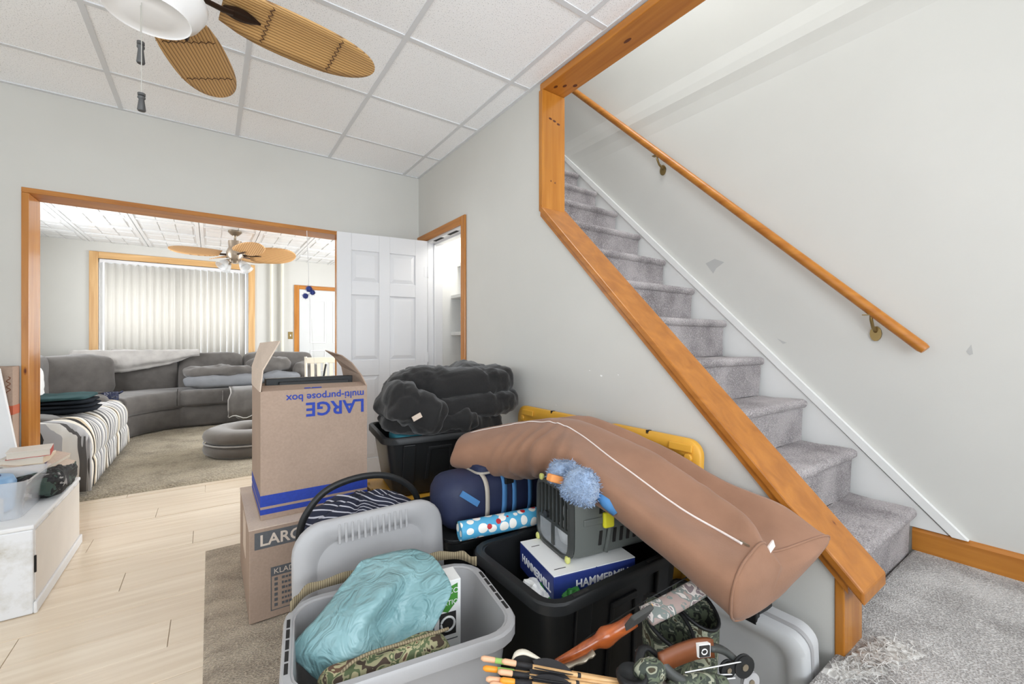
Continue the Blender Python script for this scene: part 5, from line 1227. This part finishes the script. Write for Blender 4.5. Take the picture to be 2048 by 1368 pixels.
# arrows
M['shaft'] = wood('arrow_shaft', (206, 160, 106), (226, 186, 134), 'x', 2, .4, knots=False); M['nock'] = plain('peach_nock', (226, 176, 140), .5); M['nock2'] = plain('orange_nock', (236, 150, 40), .4); M['fletch'] = plain('black_vane', (30, 28, 30), .7); M['lime2'] = plain('lime_paint', (160, 204, 110), .6)
AR = [((962, 1316, .90), (1262, 1366, .93), 0), ((1004, 1322, .885), (1280, 1374, .92), 1), ((966, 1336, .88), (1262, 1374, .91), 2), ((996, 1343, .87), (1268, 1384, .90), 3), ((972, 1358, .86), (1230, 1384, .885), 4), ((1000, 1360, .855), (1260, 1394, .88), 5), ((980, 1368, .85), (1200, 1400, .87), 6)]
nm = ['topmost', 'second from the top', 'third from the top', 'fourth from the top', 'fifth from the top', 'sixth from the top', 'lowest']
for k, (a, b2, q) in enumerate(AR):
    p, e2 = at(*a), at(*b2); d = (e2 - p).normalized()
    ao = empty('arrow', p, label='wooden arrow with black vanes, ' + nm[k] + ' of the bundle', cat='arrow', group='bundle of arrows')
    MB().tube([p + d * .03, e2, e2 + d * .10], .0046, 8).build('shaft', M['shaft'], ao, smooth=True)
    MB().tube([p, p + d * .006, p + d * .028, p + d * .03], [.003, .0056, .0056, .005], 8).build('nock', M['nock2'] if k in (2, 5) else M['nock'], ao, smooth=True)
    MB().tube([p + d * .03, p + d * .065], .0052, 8).build('wrap', M['fletch'] if k % 2 else M['lime2'], ao, smooth=True)
    MB().tube([p + d * .165, p + d * .172], .0052, 8).build('thread_band', M['ink_black'], ao, smooth=True)
    s1 = d.cross(Vector((0, 0, 1))).normalized(); u1 = s1.cross(d)
    for g in range(3):
        n_ = s1 * math.cos(g * 2.094 + .5) + u1 * math.sin(g * 2.094 + .5)
        rows = [[p + d * (.07 + .085 * i / 8) + n_ * .004, p + d * (.07 + .085 * i / 8 - .004) + n_ * (.004 + .017 * math.sin(PI * min(1, (1 - i / 8) * .9 + .02)) ** .6)] for i in range(9)]
        MB().grid(rows).build('vane', M['fletch'], ao, solid=.0012)
cf_ = cr([at(1024, 1320, .90), at(1032, 1308, .90), at(1048, 1304, .905), at(1068, 1312, .91), at(1086, 1321, .92)], 16)
tag(MB().tube(cf_, [.002 + .006 * math.sin(PI * (k + .5) / 16) for k in range(16)], 8, flat=.5).build('feather', M['cream'], smooth=True), 'curved cream and green feather beside the arrows', 'feather')
# pale grey case leaning on the knee wall
gc = empty('storage_case', (1.41, .68, .0), label='pale grey plastic case with black latch against the knee wall', cat='case')
case = [rr(.36, .295, .05, 6, 0), rr(.36, .295, .05, 6, .085), rr(.34, .275, .05, 6, .095), rr(.27, .215, .04, 6, .095), rr(.255, .20, .04, 6, .088), rr(.2, .15, .03, 6, .087)]
mm = frame((1.455, .685, .165), (0, -1, 0), (-.10, 0, 1))
cs = MB(); cs.loft([[mm @ Vector(p) for p in r] for r in case]); cs.build('shell', M['tote_grey2'], gc, auto=45)
MB().loft([[mm @ Vector(p) for p in rr(.366, .301, .05, 6, z)] for z in (.04, .055)]).build('seam_band', M['tote_grey'], gc, auto=45)
MB().obox((1.40, .66, .318), (0, 1, 0), (1, 0, -.1), (0, 0, 1), .032, .045, .010).build('latch', M['black'], gc, bevel=.005)
MB().obox((1.358, .655, .305), (0, 1, 0), (1, 0, -.1), (0, 0, 1), .024, .012, .022).build('latch_tab', M['black'], gc, bevel=.004)
# ------------------------------------------------------------------ left cluster
M['styro'] = plain('scuffed_white_board', (232, 233, 234), .5, var=.05, vs_=5)
def stained():
    m, nt, b = newmat('stained_white_panel'); x = coords(nt); n = N(nt, 'ShaderNodeTexNoise'); n.inputs['Scale'].default_value = 7; n.inputs['Detail'].default_value = 8; n.inputs['Roughness'].default_value = .65; nt.links.new(x, n.inputs['Vector'])
    r = ramp(nt, [(.30, lin((178, 170, 152))), (.42, lin((214, 214, 212))), (.55, lin((230, 232, 235)))]); nt.links.new(n.outputs['Fac'], r.inputs[0]); nt.links.new(r.outputs[0], b.inputs['Base Color']); b.inputs['Roughness'].default_value = .35; return m
M['stain'] = stained()
BX0, BX1, BY0, BY1, BZ = -1.32, -.605, 2.62, 3.40, .376
wc = empty('white_chest', ((BX0 + BX1) / 2, (BY0 + BY1) / 2, .0), label='scuffed white chest under the clear bin and books', cat='chest')
MB().box(BX0, BX1, BY0, BY1, .002, BZ - .02).build('body', M['stain'], wc, bevel=.006)
MB().box(BX0 - .004, BX1 + .004, BY0 - .004, BY1 + .004, BZ - .02, BZ).build('top', M['styro'], wc, bevel=.006)
M['side'] = plain('off_white_panel', (226, 220, 212), .45, var=.04)
MB().box(BX1, BX1 + .003, BY0 + .02, BY1 - .02, .05, BZ - .03).build('side_panel', M['side'], wc)
MB().box(BX1, BX1 + .012, BY0 + .0, BY1, .002, .05).build('base_ledge', M['styro'], wc, bevel=.004)
MB().box(BX1 - .002, BX1 + .006, BY0 + .012, BY0 + .02, .17, .24).build('edge_nick', M['gap'], wc)
# clear bin with blue things
M['bin_clear'] = clear('frosty_clear_plastic', (235, 238, 242), .30, .12)
cbn = empty('clear_bin', (-.87, 2.88, BZ), label='clear plastic bin with blue contents on the white chest', cat='bin')
w_, d_, h_ = .45, .33, .165
m = MB(); m.loft([[(p[0] - .87, p[1] + 2.88, p[2]) for p in r] for r in (rr(w_ - .05, d_ - .05, .03, 5, BZ + .001), rr(w_, d_, .03, 5, BZ + h_), rr(w_ + .02, d_ + .02, .035, 5, BZ + h_), rr(w_ - .006, d_ - .006, .03, 5, BZ + h_ - .002), rr(w_ - .055, d_ - .055, .03, 5, BZ + .006))]); m.build('bin', M['bin_clear'], cbn, auto=40)
M['bluefoil'] = plain('pale_blue_foil', (128, 168, 206), .35, var=.15); M['print_navy'] = plain('navy_print', (40, 60, 110), .6)
br_ = empty('blue_roll', (-.83, 2.91, BZ + .008), label='pale blue round tub with printed top inside the clear bin', cat='tub')
MB().lathe([(.10, 0), (.105, .12), (.095, .145), (.06, .15), (.0, .15)], 30, (-.83, 2.91, BZ + .008), cap=False).build('tub', M['bluefoil'], br_, smooth=True)
MB().tube([(-.83 + .055 * math.cos(2 * PI * q / 24), 2.91 + .055 * math.sin(2 * PI * q / 24), BZ + .1595) for q in range(25)], .003, 5).build('printed_ring', M['print_navy'], br_)
for k in range(3): MB().box(-.86 + .01 * k, -.80, 2.895 + .015 * k - .012, 2.895 + .015 * k - .006, BZ + .158, BZ + .1592).build('printed_bar', M['print_navy'], br_)
for k, (x, y_, r) in enumerate(((-.76, 2.79, .028), (-.83, 2.785, .03), (-.91, 2.79, .028))):
    bt_ = empty('bottle', (x, y_, BZ + .008), label=['small clear bottle at the right corner of the clear bin', 'small blue bottle in the middle of the clear bin', 'small white bottle at the left of the clear bin'][k], cat='bottle', group='bottles in the clear bin')
    MB().lathe([(r, 0), (r, .07), (r * .5, .085), (r * .5, .10)], 16, (x, y_, BZ + .008)).build('body', [M['tote_grey2'], M['bluefoil'], M['paper']][k], bt_, auto=40)
    MB().lathe([(r * .55, .098), (r * .55, .115)], 14, (x, y_, BZ + .008)).build('cap', M['paper'], bt_)
tag(MB().soft((-.97, 2.90, BZ + .065), (.13, .22, .11), .6, .6, .02, 12, seed=81).build('plastic_wrap', M['bin_clear'], smooth=True), 'crumpled clear wrap at the left of the clear bin', 'wrap')
# books
M['pages'] = stripes('book_pages', [(0, (226, 218, 204)), (.5, (206, 196, 180))], 1 / .0022, (0, 0, 1), .8)
bcol = [(196, 120, 96), (150, 70, 60), (206, 70, 52), (90, 70, 100), (214, 196, 170), (180, 60, 50)]
zc = BZ + .001
bl_names = ['bottom paperback of the stack behind the clear bin', 'second paperback from the bottom of the book stack', 'third paperback from the bottom of the book stack', 'fourth paperback from the bottom of the book stack', 'second paperback from the top of the book stack', 'top paperback of the stack with a red spine']
for k in range(6):
    t = .034 if k else .055; bw, bd = .21 - .012 * k, .15
    cx, cy, rz = -.80 + .012 * k, 3.19 - .005 * k, math.radians((-8, 4, -3, 2, -5, 8)[k])
    bk_ = empty('paperback', (cx, cy, zc), rz, bl_names[k], 'book', 'paperbacks behind the clear bin')
    cm = plain('cover_%d' % k, bcol[k], .5); tp = plain('cover_top_%d' % k, (224, 216, 206) if k in (5, 4) else bcol[k], .5)
    MB().box(-bw / 2 + .004, bw / 2 - .002, -bd / 2 + .003, bd / 2 - .003, .002, t - .002).build('pages', M['pages'], bk_, world=False)
    MB().box(-bw / 2, bw / 2, -bd / 2, bd / 2, t - .002, t).build('front_cover', tp, bk_, world=False); MB().box(-bw / 2, bw / 2, -bd / 2, bd / 2, 0, .002).build('back_cover', cm, bk_, world=False)
    MB().box(bw / 2 - .002, bw / 2, -bd / 2, bd / 2, .002, t - .002).build('spine', cm, bk_, world=False)
    zc += t + .0005
for k in range(2):
    bk_ = empty('paperback', (-.72 + .02 * k, 3.17 - .02 * k, BZ + .15 - .03 * k), Euler((math.radians(12), math.radians(16 + 6 * k), math.radians(-20))), ['pale book resting askew against the book stack', 'pale book leaning lowest beside the black bag'][k], 'book')
    MB().box(-.075, .075, -.10, .10, .002, .02).build('pages', M['pages'], bk_, world=False); MB().box(-.077, .077, -.102, .102, .02, .022).box(-.077, .077, -.102, .102, 0, .002).build('cover', M['card_in'], bk_, world=False)
# black printed bag
M['bagprint'] = camo('black_glossy_print', [(58, 74, 66), (26, 26, 26), (36, 36, 38), (28, 28, 28), (150, 148, 146)], 16)
def crk2(p): return p + p.normalized() * (.02 * noise.noise(p * 18) + .02 * (abs(noise.noise(p * 30)) - .2))
tag(MB().soft((-.675, 3.14, BZ + .065), (.18, .36, .13), .6, .6, .0, 9, 50, 30, None, 82, crk2).build('printed_bag', M['bagprint']), 'crumpled black printed bag on the corner of the white chest', 'bag')
# boards leaning on the wall
cbx = empty('flat_carton', (-1.15, 3.55, .0), label='tall brown carton with a red stripe against the far wall', cat='box')
MB().box(-1.45, -.885, 3.50, 3.604, .002, 1.005).build('carton', M['card'], cbx, bevel=.003)
M['redstripe'] = plain('red_print', (186, 92, 60), .7)
MB().box(-1.45, -.884, 3.4988, 3.50, .74, .79).box(-.885, -.8838, 3.50, 3.604, .74, .79).build('red_stripe', M['redstripe'], cbx)
MB().tube([(-.9005 + .008 * math.sin(q * 1.2), 3.4988, .95 - q * .006) for q in range(16)], .0022, 5).build('printed_scrawl', M['leather'], cbx)
wb_ = MB(); wb_.hexa([(-1.45, 3.40, .002), (-.77, 3.415, .002), (-.77, 3.43, .002), (-1.45, 3.43, .002), (-1.45, 3.44, 1.0), (-.92, 3.44, 1.0), (-.92, 3.47, 1.0), (-1.45, 3.47, 1.0)])
tag(wb_.build('white_board', M['styro'], bevel=.004), 'white foam board leaning in front of the brown carton', 'board')
# torn carpet at the newel
M['tornmat'] = carpet('torn_backing', (222, 219, 214), (112, 106, 100), 60, bs=1.0)
tc_ = MB(); rows = []
for i in range(26):
    rw = []
    for j in range(14):
        x = 1.40 + .33 * i / 25; y_ = .478 - .05 * j / 13 - .05 * (i / 25) * (j / 13) - .05 * (i / 25)
        ed = min(i, 25 - i, j, 13 - j)
        rw.append((x + .008 * noise.noise(Vector((i, j, 1))), y_ + .02 * noise.noise(Vector((i * .5, j * .5, 3))), .2152 + (.012 * abs(noise.noise(Vector((i * .6, j * .6, 0)))) + .004 if ed > 0 else -.001)))
    rows.append(rw)
tco = tc_.grid(rows).build('torn_carpet', M['tornmat'], smooth=False); tag(tco, 'frayed torn carpet patch at the foot of the end post', 'carpet patch')
fz_ = MB(); r3 = random.Random(5)
for q in range(240):
    u, v = r3.random(), r3.random(); x = 1.42 + .34 * u; y_ = .47 - .09 * v - .06 * u; a = r3.uniform(0, 6.28); L = r3.uniform(.01, .035)
    p = Vector((x, y_, .222)); e3 = p + Vector((math.cos(a) * L, math.sin(a) * L, r3.uniform(-.002, .012)))
    fz_.tube([p, (p + e3) / 2 + Vector((0, 0, .004)), e3], .0009, 3)
M['fibre'] = plain('loose_fibres', (206, 203, 199), .9, var=.4, vs_=60)
fz_.build('loose_fibres', M['fibre'], tco, kind='stuff')
